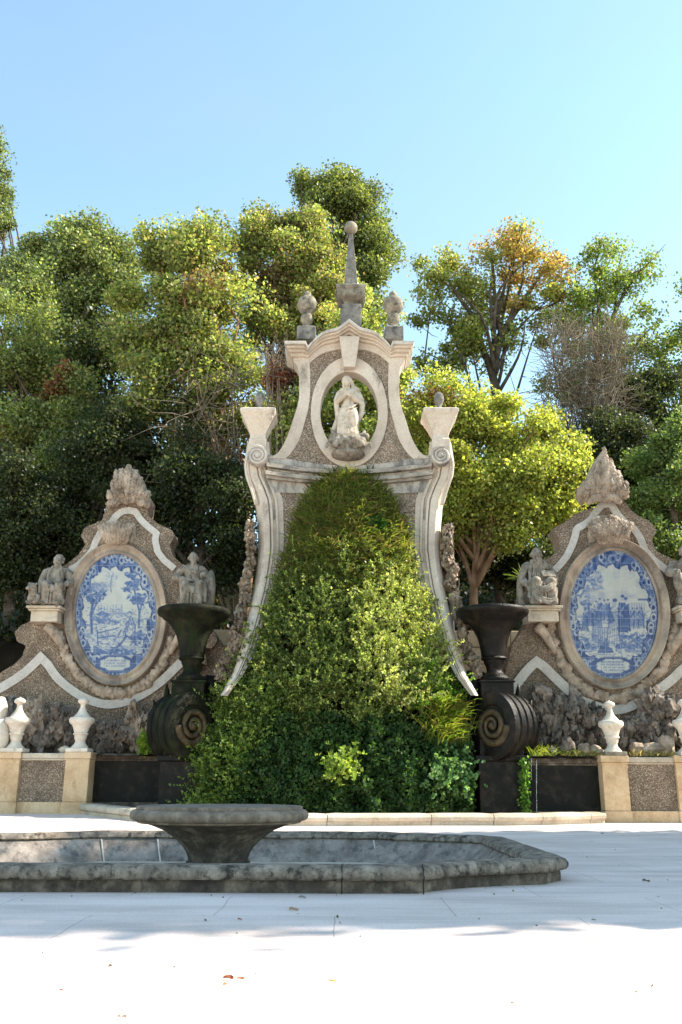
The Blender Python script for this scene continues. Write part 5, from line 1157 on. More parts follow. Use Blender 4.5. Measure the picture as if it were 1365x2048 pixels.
def blades(name, pts, length, cols, wts, label, cat, droop=0.5, outw=0.5, upw=0.9, width=0.012, spread=0.35, out=0.0):
    """long curved grass blades in three segments"""
    V = []; Fc = []; C_ = []
    pal = palette(len(pts), cols, wts, 0.25)
    for i, (px, py) in enumerate(pts):
        b = bush(px, py, out * rng.random()) if not isinstance(px, np.ndarray) else px; L = length * rng.uniform(0.5, 1.2)
        d = np.array([rng.normal(0, spread), -outw + rng.normal(0, 0.25), upw + rng.normal(0, 0.2)]); d /= np.linalg.norm(d); s = np.cross(d, [0.3, 1, 0.2]); s /= np.linalg.norm(s)
        o = len(V)
        for k, t in enumerate((0, 0.35, 0.7, 1.0)):
            p = b + d * L * t; p = p + np.array([0, -0.12 * L * t * t, -droop * L * t * t]); w = width * (1 - t ** 1.5) + 0.002; V += [tuple(p - s * w), tuple(p + s * w)]; C_ += [pal[i] * (0.75 + 0.4 * t)] * 2
        Fc += [(o + 2 * k, o + 2 * k + 1, o + 2 * k + 3, o + 2 * k + 2) for k in range(3)]
    me = bpy.data.meshes.new(name); me.from_pydata(V, [], Fc); a = me.attributes.new('tint', 'FLOAT_COLOR', 'POINT'); c = np.ones((len(V), 4), 'f'); c[:, :3] = np.clip(np.array(C_), 0, 1); a.data.foreach_set('color', c.ravel()); me.materials.append(M['leaf']); me.update()
    return tag(link(name, me), label, cat)
G1 = [(0.13, 0.17, 0.036), (0.085, 0.12, 0.027), (0.20, 0.21, 0.055), (0.21, 0.16, 0.08)]
blades('hanging_grass', scatter(7200, 560, 830, 946, 1260, lambda x, y: y < 1180 + 110 * nz(x * 0.018, 2, 7, 3), m=8), 0.55, G1 + [(0.19, 0.13, 0.07)], [4, 4, 3, 1, 1], 'shaggy dark grass filling the top of the planted cascade below the oval statue', 'grass', 0.6, 0.5, 0.85, spread=0.5, out=0.15)
tag(leaves('broad_leaved_weed', np.array([bush(758 + rng.normal(0, 9), 1050 + rng.normal(0, 7), 0.28) for _ in range(140)]), rng.uniform(0.10, 0.2, 140), palette(140, [(0.05, 0.13, 0.03), (0.07, 0.17, 0.04)], [1, 1], 0.15), None, None, 0.42), 'small weed with broad mid-green leaves among the dark top grass', 'weed')
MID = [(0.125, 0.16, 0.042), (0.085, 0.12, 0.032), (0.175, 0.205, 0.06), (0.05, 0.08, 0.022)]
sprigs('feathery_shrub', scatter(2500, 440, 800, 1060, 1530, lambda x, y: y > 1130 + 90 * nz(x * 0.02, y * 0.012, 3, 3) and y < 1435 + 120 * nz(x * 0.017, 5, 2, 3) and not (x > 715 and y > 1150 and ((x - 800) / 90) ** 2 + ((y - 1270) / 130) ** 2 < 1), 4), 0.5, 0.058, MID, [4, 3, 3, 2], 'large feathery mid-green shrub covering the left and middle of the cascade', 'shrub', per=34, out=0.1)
SUNLIT_LEAF = [(0.22, 0.255, 0.075), (0.30, 0.32, 0.12), (0.14, 0.185, 0.05), (0.36, 0.35, 0.19)]  # lighter leaf colours, with the brightness of the sunlit patch put into them
sprigs('sunlit_flowering_shrub', scatter(1250, 690, 905, 1150, 1425, lambda x, y: ((x - 812) / 98) ** 2 + ((y - 1275) / 145) ** 2 < 1.05 + 0.9 * nz(x * 0.02, y * 0.02, 6, 3), 12), 0.52, 0.062, SUNLIT_LEAF, [4, 3, 3, 1], 'flowering shrub in sunlit yellow-green leaf colours on the right of the cascade', 'shrub', per=32, out=0.45)
sprigs('fresh_green_shrub', scatter(420, 830, 925, 1330, 1420, None, 8), 0.42, 0.06, [(0.09, 0.17, 0.025), (0.06, 0.12, 0.02), (0.14, 0.22, 0.04)], [3, 2, 2], 'fresh green bushy shrub at the foot of the right curved pilaster', 'shrub', out=0.3, per=26)
sprigs('trailing_weeds', scatter(1300, 385, 600, 1390, 1640, lambda x, y: x < 440 + (1640 - y) * 0.55, 8), 0.5, 0.055, [(0.11, 0.165, 0.034), (0.07, 0.115, 0.024), (0.16, 0.21, 0.05)], [3, 3, 2], 'trailing green weeds on the lower left of the cascade beside the mossy urn', 'weeds', out=0.15, per=26)
# low dark carpet of round leaves
pts = scatter(22000, 395, 950, 1405, 1640, lambda x, y: y > 1430 + 60 * nz(x * 0.012, y * 0.01, 0, 3) or x > 840, 0)
pos = np.array([bush(x, y, 0.12 + 0.16 * rng.random() + 0.34 * nz(x * 0.022, y * 0.022, 9, 3)) for x, y in pts]); n = len(pos); up = np.tile([0.0, -0.55, 0.35], (n, 1)) + rng.normal(0, 0.5, (n, 3))
tag(leaves('ivy_carpet', pos, rng.uniform(0.05, 0.095, n), palette(n, [(0.048, 0.105, 0.034), (0.034, 0.078, 0.027), (0.075, 0.145, 0.044), (0.11, 0.18, 0.05)], [4, 4, 3, 1], 0.2), None, up, 0.5), 'dark carpet of small round leaves along the foot of the cascade behind the kerb', 'ground cover')
blades('grass_tuft', [(rng.normal(895, 20), rng.uniform(1410, 1490)) for _ in range(1000)], 0.62, [(0.15, 0.22, 0.03), (0.22, 0.26, 0.05), (0.24, 0.18, 0.06), (0.10, 0.16, 0.025)], [3, 3, 2, 2], 'yellowish spiky grass tuft low on the right of the cascade', 'grass', 0.45, 0.6, 0.95, 0.010, 0.45, 0.35)
sprigs('small_lit_bush', [(rng.normal(688, 16), rng.normal(1535, 17)) for _ in range(95)], 0.34, 0.10, [(0.15, 0.22, 0.04), (0.22, 0.28, 0.07)], [1, 1], 'small bright bush sticking out of the dark ground cover near the kerb', 'bush', out=0.55, outw=0.9, per=14)  # the sun dapple is put into its brighter leaf colours
def mound(name, cx, cy, rx, ry, Y, n, size, cols, label, cat, depth=None, asp=0.45, up=None):
    c = np.array(P(cx, cy, Y)); u = pxm(cx, cy, Y); a = rng.normal(size=(n, 3)); a /= np.linalg.norm(a, axis=1)[:, None]; q = rng.uniform(0.72, 1.05, n)[:, None]
    pos = c + a * q * np.array([rx * u, (depth or rx * u), ry * u]); pos = pos + 0.03 * rng.normal(size=(n, 3)); upv = a + rng.normal(0, 0.5, (n, 3))
    return tag(leaves(name, pos, rng.uniform(0.7, 1.3, n) * size, palette(n, cols, [1] * len(cols), 0.2), None, upv if up is None else np.tile(up, (n, 1)) + rng.normal(0, 0.4, (n, 3)), asp), label, cat)
sprigs('leafy_bush', [(rng.normal(904, 21), rng.normal(1552, 22)) for _ in range(190)], 0.30, 0.075, [(0.11, 0.21, 0.085), (0.16, 0.27, 0.125), (0.065, 0.14, 0.055)], [2, 2, 1], 'bluish-green leafy bush at the right end of the ground cover', 'bush', out=0.5, outw=0.9, per=16, asp=0.5, gain=1.1)
# grasses in the raised beds
def bed_blades(name, x0, x1, Y, zpx, n, L, cols, label):
    pts = [(np.array(P(rng.uniform(x0, x1), zpx, Y + rng.normal(0, 0.2))), 0) for _ in range(n)]
    blades(name, pts, L, cols, [1] * len(cols), label, 'grass', 0.4, 0.15, 1.0, 0.008, 0.6)
bed_blades('bed_grass', 1062, 1110, DR - 1.0, 1512, 260, 0.42, [(0.22, 0.28, 0.04), (0.3, 0.33, 0.08), (0.14, 0.2, 0.03)], 'tuft of bright grass on the raised bed right beside the right dark urn')
bed_blades('bed_grass', 1130, 1200, DR - 1.0, 1512, 300, 0.3, [(0.24, 0.27, 0.05), (0.16, 0.2, 0.04), (0.33, 0.28, 0.12)], 'short dry grass on the raised bed left of the right white finial')
bed_blades('bed_grass', 1262, 1350, DR - 1.0, 1512, 320, 0.22, [(0.36, 0.28, 0.13), (0.25, 0.24, 0.07), (0.42, 0.34, 0.2)], 'dry straw-coloured grass on the raised bed between the two right finials')
mound('bed_weed', 291, 1486, 9, 18, DL - 1.2, 160, 0.13, [(0.14, 0.24, 0.03), (0.2, 0.3, 0.06)], 'small bright green weed against the left dark urn', 'weed', 0.12)
for x, w, h, sd, lb in ((1105, 16, 16, 1, 'rounded stone lying in the bright grass by the right urn'), (1136, 24, 34, 2, 'dark block of stone standing on the right raised bed'), (1168, 22, 22, 3, 'brown lump of stone left of the right white finial'), (1190, 28, 18, 4, 'flat pale stone at the foot of the right white finial'), (1275, 26, 24, 5, 'reddish stone lying right of the right white finial'), (1312, 56, 22, 6, 'long low tan stone between the two right finials'), (1332, 30, 38, 7, 'pale broken stone near the right edge of the bed')):
    c = P(x, 1510 - h / 2, DR - 1.05 + 0.15 * rng.random()); u = pxm(x, 1500, DR); mb = MB(); mb.rock(c, (w * u / 2 * 1.1, 0.2, h * u / 2 * 1.15), sd + 90, 0.4, 3, 1.5); tag(obj('bed_stone', mb, M['rocaille' if sd != 2 else 'tufa'], None, 60), lb, 'stone')
mb = MB(); c = P(130, 1500, DL - 1.2); mb.rock(c, (0.14, 0.12, 0.10), 77, 0.4, 3); tag(obj('bed_stone', mb, M['kerb'], None, 60), 'little pale stone just left of the second white finial', 'stone')

# ================================================================== terrace wall, pole, trees behind
mb = MB(); A = P(300, 1258, 27.0); B = P(1480, 1256, 27.0)
tw = thing('terrace_wall', ((A[0] + B[0]) / 2, 27.0, 2.5), 'orange-tan stone block retaining wall glimpsed behind the left and right urns', 'retaining wall')
x = A[0]; rows_z = [3.0, 3.65, 4.3, 4.8, A[2]]
mb = MB(); kk = 0
for r, (z0, z1) in enumerate(zip(rows_z, rows_z[1:])):
    x = A[0] + (0.3 if r % 2 else 0)
    while x < B[0]:
        w = rng.uniform(0.7, 1.1); mb.box((x + 0.008, 27.0 + 0.02 * rng.random(), z0 + 0.008), (x + w - 0.008, 27.5, z1 - 0.008)); x += w
obj('block_courses', mb, M['tan_stone'], tw, bevel=0.02)
mb = MB(); mb.box((A[0], 27.06, 2.6), (B[0], 27.6, A[2] - 0.04)); obj('wall_core', mb, M['basin_low'], tw)
mb = MB(); a = P(903, 1175, 26.0); t = P(903, 1046, 26.0); mb.tube([(a[0], 26.0, 3), (a[0], 26, a[2]), (t[0] + 0.02, 26.0, t[2])], [0.055, 0.055, 0.05], 12); tag(obj('metal_pole', mb, M['metal'], None, True), 'slim grey metal pole behind the right flank of the cascade', 'pole')

def tree(name, label, Y, ells, cols, wts, leaf, n, trunk_px, group=None, bark='bark', tr=0.22, clump=0.45, limbs=16, inner=0.55, asp=0.4, thin=0.6, lean=None, spread=1.0, cat='tree', accents=(), dz=0.8, boughs=(), bright=1.55):
    """ells: crown lobes (px, py, rx, ry) in photo pixels at depth Y; trunk_px = pixel x of the foot"""
    bx = P(trunk_px, 1150, Y)[0]; bz = hill_z(bx, Y) - 0.2
    root = thing(name, (bx, Y, bz), label, cat, group)
    n = int(n * 3.3); leaf *= 0.70; area = sum(e[2] * e[3] for e in ells); pos = []; col = []; cl = []
    for (cx, cy, rx, ry) in ells:
        c = np.array(P(cx, cy, Y)); u = pxm(cx, cy, Y); R = np.array([rx * u, dz * u * (rx + ry) / 2, ry * u]); m = max(60, int(n * rx * ry / area)); vol = R[0] * R[1] * R[2]
        k = max(8, int(1.6 * (R[0] * R[2]) / clump ** 2))
        a = rng.normal(size=(k, 3)); a /= np.linalg.norm(a, axis=1)[:, None]; q = inner + (1 - inner) * rng.random(k) ** 0.6
        lump = np.array([1 + 0.55 * nz(v[0] * 1.7 + cx * 0.1, v[1] * 1.7 + cy * 0.1, v[2] * 1.7, 2) for v in a])[:, None]; cc = c + a * q[:, None] * R * 0.93 * lump
        for p in cc: cl.append(p)
        w = rng.uniform(0.4, 1.6, k); w /= w.sum(); idx = rng.choice(k, m, p=w); off = rng.normal(size=(m, 3)); off *= (0.15 + rng.random((m, 1)) ** 0.75 * 1.35) / np.linalg.norm(off, axis=1)[:, None]; off *= (clump * np.array([1.05, 1.05, 0.75]) * spread) * rng.uniform(0.6, 1.45, (k, 1))[idx]; far = rng.random(m) < 0.06; off[far] *= rng.uniform(1.0, 1.4, (int(far.sum()), 1)); off[far, 2] += 0.25 * clump
        pp = cc[idx] + off; tone = np.exp(rng.normal(0, 0.16, (k, 1))); cm = palette(m, cols, wts, 0.2) * tone[idx] * bright
        for (ax, ay, ar, ac, prob) in accents:
            ca = np.array(P(ax, ay, Y)); da = np.hypot(cc[:, 0] - ca[0], cc[:, 2] - ca[2]) / (ar * u); hit = rng.random(k) < prob * np.clip(1.4 - da, 0, 1)
            sel = hit[idx] & (rng.random(m) < 0.8); cm[sel] = palette(int(sel.sum()), ac, [1] * len(ac), 0.25)
        pos.append(pp); col.append(cm)
    pos = np.concatenate(pos); col = np.concatenate(col)
    leaves('crown', pos, rng.uniform(0.65, 1.35, len(pos)) * leaf, col, root, None, asp, 0.15)
    mb = MB(); top = np.array(P(ells[0][0], ells[0][1], Y)); zs = top[2]
    mid = np.array([lerp(bx, top[0], 0.35) + rng.normal(0, 0.1), Y, lerp(bz, zs, 0.5)])
    path = spline([Vector((bx, Y, bz)), Vector((bx + 0.15 * rng.normal(), Y, lerp(bz, zs, 0.25))), Vector(mid), Vector(top)], 14)
    mb.tube(path, [tr * (1.25 if k == 0 else 1 - 0.8 * k / 13) for k in range(14)], 9)
    for j in rng.choice(len(cl), min(limbs, len(cl)), replace=False):
        p = Vector(cl[j]); hi = min(12, max(4, int(11 * (p.z - bz) / max(0.5, zs - bz)) - 1)); s = path[max(3, hi - int(rng.integers(0, 4)))]; L = (p - s).length
        m1 = s.lerp(p, 0.4) + Vector((0.12 * L * rng.normal(), 0.08 * L * rng.normal(), 0.12 * L)); pa = spline([s, m1, p], 9); r0 = min(tr * 0.55, 0.035 * L + 0.02)
        mb.tube(pa, [max(0.012, r0 * (1 - 0.85 * k / 8)) for k in range(9)], 6)
        for _ in range(3):
            q0 = pa[int(rng.integers(4, 8))]; e = q0 + Vector(rng.normal(0, 0.5, 3)) * min(1.0, L * 0.3) + Vector((0, 0, 0.1)); mb.tube([q0, q0.lerp(e, 0.5) + Vector(rng.normal(0, 0.05, 3)), e], [0.022, 0.016, 0.006], 5)
    for pts_, r0, r1 in boughs:
        q = spline([Vector(P(x_, y_, Y + 0.5 * nz(x_ * 0.02, y_ * 0.02, 1, 2))) for x_, y_ in pts_], 16); mb.tube(q, [lerp(r0, r1, k / 15) for k in range(16)], 8)
    obj('trunk', mb, M[bark], root, True)
    return root
GB = 'trees on the slope behind the garden walls'
OLIVE = [(0.125, 0.15, 0.055), (0.085, 0.108, 0.04), (0.18, 0.20, 0.085), (0.05, 0.07, 0.027)]
YEL = [(0.165, 0.185, 0.055), (0.11, 0.14, 0.042), (0.24, 0.245, 0.08), (0.165, 0.125, 0.07), (0.07, 0.095, 0.032)]
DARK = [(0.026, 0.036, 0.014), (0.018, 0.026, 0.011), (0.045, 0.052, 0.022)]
RUST = [(0.22, 0.095, 0.05), (0.16, 0.075, 0.045), (0.28, 0.13, 0.06)]
tree('cypress', 'narrow dark cypress cut by the left edge, rising into the sky', 42, [(-14, 400, 32, 130), (-16, 560, 34, 140), (-18, 300, 18, 50)], OLIVE, [2, 3, 1, 3], 0.16, 7000, -16, GB, clump=0.4, inner=0.4)
tree('evergreen_tree', 'rounded olive-green evergreen, second from the left edge behind the rusty-leaved shrubs', 38, [(150, 560, 95, 105), (75, 540, 55, 62), (225, 560, 48, 95), (170, 500, 70, 55), (160, 700, 110, 100)], OLIVE, [4, 3, 3, 2], 0.20, 21000, 150, GB, clump=0.6)
tree('rusty_tree', 'bushy green tree with rust-brown patches at the left edge', 33, [(40, 680, 85, 120), (20, 800, 110, 110), (130, 810, 70, 110), (60, 590, 40, 55), (90, 900, 110, 70)], OLIVE + [(0.13, 0.16, 0.035)], [3, 3, 2, 2, 2], 0.17, 22000, 60, GB, clump=0.5, accents=[(125, 780, 55, RUST, 0.75), (20, 830, 50, RUST, 0.45), (110, 700, 40, RUST, 0.5)])
tree('broad_leaved_tree', 'big yellow-green tree left of the cascade with bare twigs hanging low', 31.5, [(380, 560, 110, 110), (300, 640, 90, 120), (430, 660, 95, 130), (350, 790, 130, 110), (460, 800, 70, 100), (330, 490, 45, 50), (420, 480, 60, 45)], YEL, [4, 3, 3, 1, 3], 0.19, 30000, 487, GB, 'bark_tan', 0.2, 0.55, 24, accents=[(430, 560, 60, [(0.17, 0.12, 0.06), (0.2, 0.14, 0.06)], 0.5), (380, 880, 90, DARK, 0.5)])
tree('broad_leaved_tree', 'brownish yellow-green tree whose top meets the tall dark tree behind the spire', 34, [(560, 520, 90, 95), (520, 470, 35, 45), (600, 450, 45, 35), (620, 600, 70, 100), (560, 650, 80, 90), (650, 520, 40, 60)], YEL, [4, 3, 3, 3, 2], 0.18, 24000, 575, GB, 'bark', 0.18, 0.5, 26, accents=[(560, 560, 70, [(0.18, 0.12, 0.06), (0.14, 0.1, 0.05)], 0.5)])
tree('tall_evergreen', 'tall dark green tree, highest of all, standing behind the obelisk', 44, [(690, 450, 95, 85), (670, 390, 75, 45), (715, 395, 55, 50), (740, 520, 58, 90), (640, 385, 50, 40), (700, 600, 80, 100)], [(0.095, 0.115, 0.035), (0.065, 0.085, 0.026), (0.14, 0.155, 0.05)], [3, 3, 2], 0.21, 22000, 700, GB, clump=0.6, inner=0.5)
tree('broad_leaved_tree', 'yellow-green tree seen around and through the oval opening of the monument', 29.5, [(640, 800, 80, 90), (730, 760, 80, 110), (740, 640, 50, 80), (680, 880, 110, 60), (790, 870, 60, 80), (590, 870, 50, 60)], YEL, [4, 3, 3, 1, 3], 0.16, 24000, 690, GB, 'bark', 0.15, 0.45, 20, bright=2.1)
tree('red_leaved_shrub', 'small dark red shrub with bare arching twigs at the left of the monument top', 29, [(573, 742, 26, 26), (560, 770, 25, 30)], RUST + [(0.12, 0.03, 0.03)], [2, 2, 1, 3], 0.12, 1800, 560, None, 'dead_twig', 0.05, 0.25, 20, cat='shrub')
tree('autumn_tree', 'open tree with orange-tipped crown against the sky, right of the monument', 38, [(990, 570, 115, 85), (905, 520, 60, 50), (1075, 545, 75, 65), (1025, 492, 85, 36), (870, 620, 52, 75), (1100, 625, 62, 60), (875, 725, 55, 45), (960, 690, 80, 65), (925, 690, 60, 60)], [(0.17, 0.18, 0.05), (0.12, 0.145, 0.04), (0.23, 0.21, 0.06), (0.08, 0.105, 0.035)], [3, 3, 2, 2], 0.20, 7600, 985, GB, 'bark', 0.2, 0.55, 14, 0.3, boughs=[([(995, 860), (988, 760), (965, 695), (950, 640), (915, 590), (888, 545)], 0.26, 0.05), ([(986, 745), (1005, 670), (1040, 612), (1075, 560), (1102, 525)], 0.2, 0.04), ([(1003, 675), (990, 590), (985, 520), (972, 478)], 0.14, 0.03), ([(1040, 612), (1090, 615), (1142, 588)], 0.1, 0.03), ([(950, 640), (890, 642), (846, 600)], 0.1, 0.03), ([(1010, 660), (1046, 560), (1040, 495)], 0.1, 0.02), ([(965, 695), (900, 720), (850, 705)], 0.08, 0.02)], accents=[(1030, 490, 95, [(0.42, 0.25, 0.09), (0.34, 0.2, 0.08), (0.36, 0.30, 0.09)], 0.75), (1095, 570, 75, [(0.42, 0.27, 0.10), (0.30, 0.22, 0.08)], 0.6), (960, 500, 60, [(0.36, 0.26, 0.10)], 0.4)], spread=0.9)
tree('open_crowned_tree', 'thin-crowned tree with bare tips against the sky near the right edge', 38, [(1200, 560, 55, 60), (1210, 510, 45, 35), (1270, 560, 40, 45), (1180, 620, 60, 50), (1270, 660, 60, 55), (1320, 690, 45, 50), (1300, 520, 20, 20), (1140, 640, 50, 60), (1200, 710, 70, 55), (1250, 760, 60, 60), (1130, 760, 60, 70)], [(0.13, 0.17, 0.04), (0.09, 0.13, 0.035), (0.19, 0.20, 0.055)], [3, 3, 2], 0.19, 7000, 1175, GB, 'bark', 0.15, 0.5, 12, 0.3, spread=0.9, boughs=[([(1175, 830), (1185, 760), (1205, 695), (1232, 620), (1266, 560), (1302, 522), (1332, 488)], 0.2, 0.012), ([(1205, 690), (1196, 600), (1190, 535), (1212, 470)], 0.12, 0.012), ([(1232, 620), (1236, 545), (1250, 490)], 0.09, 0.01), ([(1190, 745), (1250, 715), (1284, 675), (1318, 640)], 0.1, 0.02), ([(1205, 640), (1160, 590), (1150, 540)], 0.07, 0.015)])
tree('bright_tree', 'bright yellow-green round tree with a forked tan trunk, right of the monument', 27.6, [(970, 930, 120, 110), (880, 830, 60, 70), (1050, 960, 100, 120), (950, 820, 80, 60), (1030, 830, 75, 65), (920, 1010, 80, 80), (1110, 960, 55, 60), (1010, 1050, 95, 55), (1120, 1020, 40, 40), (850, 900, 58, 95), (890, 980, 70, 80), (1140, 940, 45, 60), (860, 800, 50, 50)], [(0.225, 0.245, 0.055), (0.165, 0.19, 0.042), (0.28, 0.285, 0.075), (0.09, 0.115, 0.025)], [4, 3, 3, 2], 0.15, 36000, 950, GB, 'bark_tan', 0.17, 0.42, 26, accents=[(900, 830, 70, [(0.2, 0.08, 0.04), (0.26, 0.16, 0.05)], 0.35), (960, 900, 60, [(0.24, 0.14, 0.05)], 0.2)])
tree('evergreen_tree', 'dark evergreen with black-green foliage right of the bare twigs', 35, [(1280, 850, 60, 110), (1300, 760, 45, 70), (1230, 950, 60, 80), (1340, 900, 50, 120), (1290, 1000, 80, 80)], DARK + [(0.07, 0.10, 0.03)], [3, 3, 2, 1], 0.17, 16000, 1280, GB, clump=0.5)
tree('evergreen_tree', 'mid-green glossy tree at the right edge above the right tile wall', 29, [(1330, 960, 60, 90), (1350, 1060, 60, 80), (1300, 1030, 45, 60), (1380, 900, 50, 70), (1340, 890, 25, 40)], [(0.10, 0.14, 0.045), (0.07, 0.105, 0.035), (0.14, 0.18, 0.06)], [3, 3, 2], 0.14, 14000, 1350, GB, clump=0.4)
tree('open_crowned_tree', 'tree of which only leaf tips enter at the right edge of the sky', 37, [(1395, 590, 38, 40), (1410, 680, 50, 70), (1390, 770, 40, 60)], [(0.12, 0.16, 0.04), (0.08, 0.12, 0.03)], [1, 1], 0.18, 3000, 1420, GB, clump=0.5, inner=0.3)
# dark shaded undergrowth
k = 0
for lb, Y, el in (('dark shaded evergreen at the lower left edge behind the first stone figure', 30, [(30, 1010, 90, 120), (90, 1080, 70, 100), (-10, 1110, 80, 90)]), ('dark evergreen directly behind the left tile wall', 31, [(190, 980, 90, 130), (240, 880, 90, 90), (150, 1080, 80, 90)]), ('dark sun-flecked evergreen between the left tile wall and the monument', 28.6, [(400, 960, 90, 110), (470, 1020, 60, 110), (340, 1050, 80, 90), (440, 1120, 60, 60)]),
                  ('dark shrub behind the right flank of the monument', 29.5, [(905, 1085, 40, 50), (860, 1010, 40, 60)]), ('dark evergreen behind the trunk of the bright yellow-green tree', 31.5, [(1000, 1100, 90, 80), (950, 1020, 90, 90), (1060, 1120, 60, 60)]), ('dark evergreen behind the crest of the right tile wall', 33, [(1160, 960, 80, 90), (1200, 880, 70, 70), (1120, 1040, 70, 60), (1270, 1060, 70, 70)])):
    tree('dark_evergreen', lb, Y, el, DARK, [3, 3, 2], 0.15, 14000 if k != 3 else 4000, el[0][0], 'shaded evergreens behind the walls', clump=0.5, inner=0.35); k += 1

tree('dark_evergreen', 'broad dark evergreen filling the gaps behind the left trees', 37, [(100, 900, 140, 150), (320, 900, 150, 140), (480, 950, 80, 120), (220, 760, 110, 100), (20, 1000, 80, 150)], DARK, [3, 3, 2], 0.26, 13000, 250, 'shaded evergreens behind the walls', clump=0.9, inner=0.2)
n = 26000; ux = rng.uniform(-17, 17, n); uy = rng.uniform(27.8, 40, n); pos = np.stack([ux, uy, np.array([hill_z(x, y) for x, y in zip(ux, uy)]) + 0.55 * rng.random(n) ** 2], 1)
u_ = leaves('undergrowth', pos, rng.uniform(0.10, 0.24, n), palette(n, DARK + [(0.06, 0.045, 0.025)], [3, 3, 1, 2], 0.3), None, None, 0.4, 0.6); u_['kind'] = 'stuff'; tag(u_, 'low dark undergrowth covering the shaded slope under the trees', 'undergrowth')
# bare twig tangle and hanging dead branches
def twigs(name, label, Y, boxpx, n, L, r, seed, foot, updir):
    rg = np.random.default_rng(seed); mb = MB(); bx = P(foot[0], foot[1], Y)
    x0, x1, y0, y1 = boxpx
    for _ in range(n):
        px, py = rg.uniform(x0, x1), rg.uniform(y0, y1); p = Vector(P(px, py, Y + rg.normal(0, 0.7))); d = Vector((rg.normal(0, 0.6), rg.normal(0, 0.4), updir + rg.normal(0, 0.5))).normalized(); pts = [p]
        for _ in range(4): d = (d + Vector(rg.normal(0, 0.28, 3))).normalized(); pts.append(pts[-1] + d * L * rg.uniform(0.15, 0.35))
        mb.tube(pts, [r * q for q in (1, 0.9, 0.7, 0.5, 0.25)], 4, False)
    for _ in range(7):
        q = Vector(P(rg.uniform(x0, x1), rg.uniform(y0, y1), Y)); s = Vector((bx[0], Y, hill_z(bx[0], Y) - 0.2)); m = s.lerp(q, 0.5) + Vector((0.3 * rg.normal(), 0, 0.5)); mb.tube(spline([s, m, q], 10), [0.07 * (1 - 0.08 * k) for k in range(10)], 6)
    return tag(obj(name, mb, M['dead_twig'], None, True), label, 'bare tree')
twigs('bare_tree', 'leafless grey-brown tree, a tangle of fine twigs left of the dark evergreen at right', 34, (1095, 1250, 660, 900), 1500, 1.5, 0.016, 3, (1170, 1000), 0.25)
twigs('bare_tree', 'dead branches hanging in front of the dark trees left of the monument', 30.2, (350, 500, 740, 950), 150, 2.2, 0.022, 5, (487, 900), -0.2)
twigs('bare_shrub', 'small tangle of pale bare twigs beside the left end of the monument cornice', 28.6, (530, 575, 690, 740), 120, 0.8, 0.010, 6, (560, 900), -0.1)
# palm-like plant behind the bearded figure
pp = P(1047, 1158, DR + 1.3); pts = [(np.array(pp), 0) for _ in range(46)]
blades('fan_palm', pts, 0.55, [(0.13, 0.2, 0.05), (0.2, 0.26, 0.08)], [1, 1], 'little fan palm peeping out behind the bearded stone figure', 'palm', 0.2, 0.1, 0.35, 0.014, 0.9)
# big trees standing right of the plaza, whose shade falls across it
for x, y, z, rx, ry, rz, lb in ((16.5, 11.8, 13.6, 5.0, 3.8, 6.0, 'tall leafy tree out of frame right whose shade crosses the pool and foreground'), (14.2, 16.0, 8.2, 3.6, 2.9, 4.2, 'lower leafy tree out of frame right shading the paving beyond the pool')):
    root = thing('shade_tree', (x, y, 0), lb, 'tree', 'shade trees right of the plaza')
    n = 70000; k = 420; a = rng.normal(size=(k, 3)); a /= np.linalg.norm(a, axis=1)[:, None]; cc = np.array([x, y, z]) + a * (rng.random(k) ** 0.4)[:, None] * np.array([rx, ry, rz]) * 0.95
    if z > 10: cc[:70] = np.array([12.8, 9.3, 9.0]) + (cc[:70] - np.array([x, y, z])) * np.array([0.6, 0.42, 0.42])
    if z > 10: cc[70:, 1] -= 0.24 * (cc[70:, 2] - z)
    pos = cc[rng.integers(0, k, n)] + rng.normal(0, 0.42, (n, 3))
    leaves('crown', pos, rng.uniform(0.22, 0.40, n), palette(n, OLIVE, [1, 1, 1, 1]), root); mb = MB(); mb.tube([(x, y, -0.1), (x + 0.1, y, z * 0.4), (x, y, z)], [0.35, 0.26, 0.1], 12); obj('trunk', mb, M['bark'], root, True)

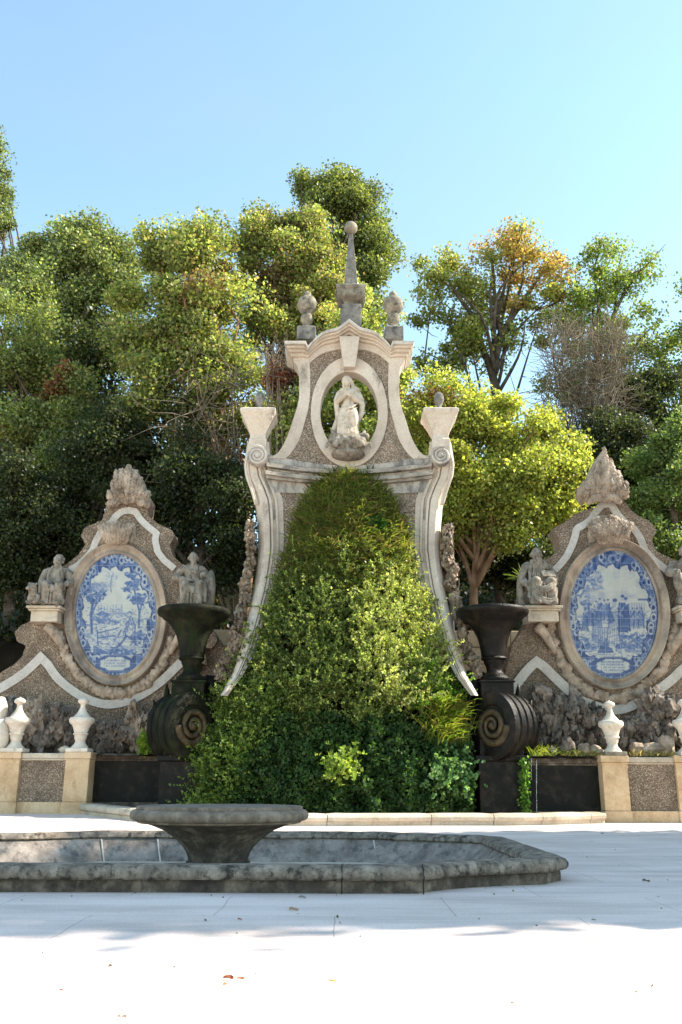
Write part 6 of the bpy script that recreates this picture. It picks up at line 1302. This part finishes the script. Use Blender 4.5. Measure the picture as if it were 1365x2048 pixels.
# fallen leaves and bits on the paving
for x, y, s, c, lb in ((457, 1960, 0.05, (0.30, 0.09, 0.04), 'reddish fallen leaf in the bright foreground'), (481, 1961, 0.035, (0.38, 0.16, 0.08), 'small pale red fallen leaf right of the reddish one'), (665, 1966, 0.035, (0.55, 0.42, 0.10), 'yellow fallen leaf in the bright foreground'), (588, 1822, 0.07, (0.35, 0.26, 0.17), 'curled tan fallen leaf in the shade before the pool'), (605, 1797, 0.06, (0.25, 0.23, 0.21), 'grey crumpled leaf close to the pool front'), (244, 2038, 0.035, (0.4, 0.32, 0.25), 'small tan leaf at the bottom edge of the photo'), (122, 1984, 0.02, (0.3, 0.2, 0.15), 'tiny brown leaf at lower left'), (1026, 2010, 0.02, (0.35, 0.3, 0.25), 'tiny pale leaf at lower right'), (1293, 1764, 0.07, (0.16, 0.14, 0.12), 'dark crumpled leaf in the shade right of the pool'), (1205, 1668, 0.06, (0.2, 0.17, 0.13), 'brown leaf far right of the pool near the kerb'), (480, 1841, 0.03, (0.3, 0.24, 0.2), 'small leaf left of the curled tan leaf'), (1188, 1842, 0.03, (0.2, 0.17, 0.15), 'small dark leaf at the right in the shade')):
    s *= 0.62; g = Vector(G(x, y)); mb = MB(); row = []
    for i in range(5):
        t = i / 4; w = s * 0.45 * math.sin(math.pi * (0.08 + 0.84 * t)); row.append([(g.x + (t - 0.5) * s * 1.6, g.y + k * w, 0.006 + 0.35 * s * abs(k) * (0.5 + rng.random()) + 0.1 * s * math.sin(t * 5)) for k in (-1, -0.5, 0, 0.5, 1)])
    mb.grid(row); me = mesh_of('fallen_leaf', mb, None, False); key = 'dry_leaf_%d' % int(c[0] * 100)
    if key not in M: q = NT('dry_leaf'); M[key] = q.done(c, 0.8)
    me.materials.append(M[key]); tag(link('fallen_leaf', me), lb, 'leaf', 'fallen leaves on the paving')

# grit and leaf crumbs lying about on the paving
n = 420; gx = rng.uniform(-6, 9, n); gy = 4.5 + 16 * rng.random(n) ** 1.5
keep = np.array([not in_poly((x - PC[0], y - PC[1]), _pts) for x, y in zip(gx, gy)]); gx, gy = gx[keep], gy[keep]; n = len(gx)
o = leaves('leaf_crumbs', np.stack([gx, gy, np.array([ground_z(x, y) for x, y in zip(gx, gy)]) + 0.004], 1), rng.uniform(0.008, 0.03, n), palette(n, [(0.16, 0.12, 0.09), (0.3, 0.24, 0.18), (0.09, 0.08, 0.07)], [2, 1, 2]), None, np.concatenate([rng.normal(size=(n, 2)), np.full((n, 1), 0.15)], 1))
o['kind'] = 'stuff'; tag(o, 'scattered dry leaf crumbs and grit on the pale paving', 'litter')
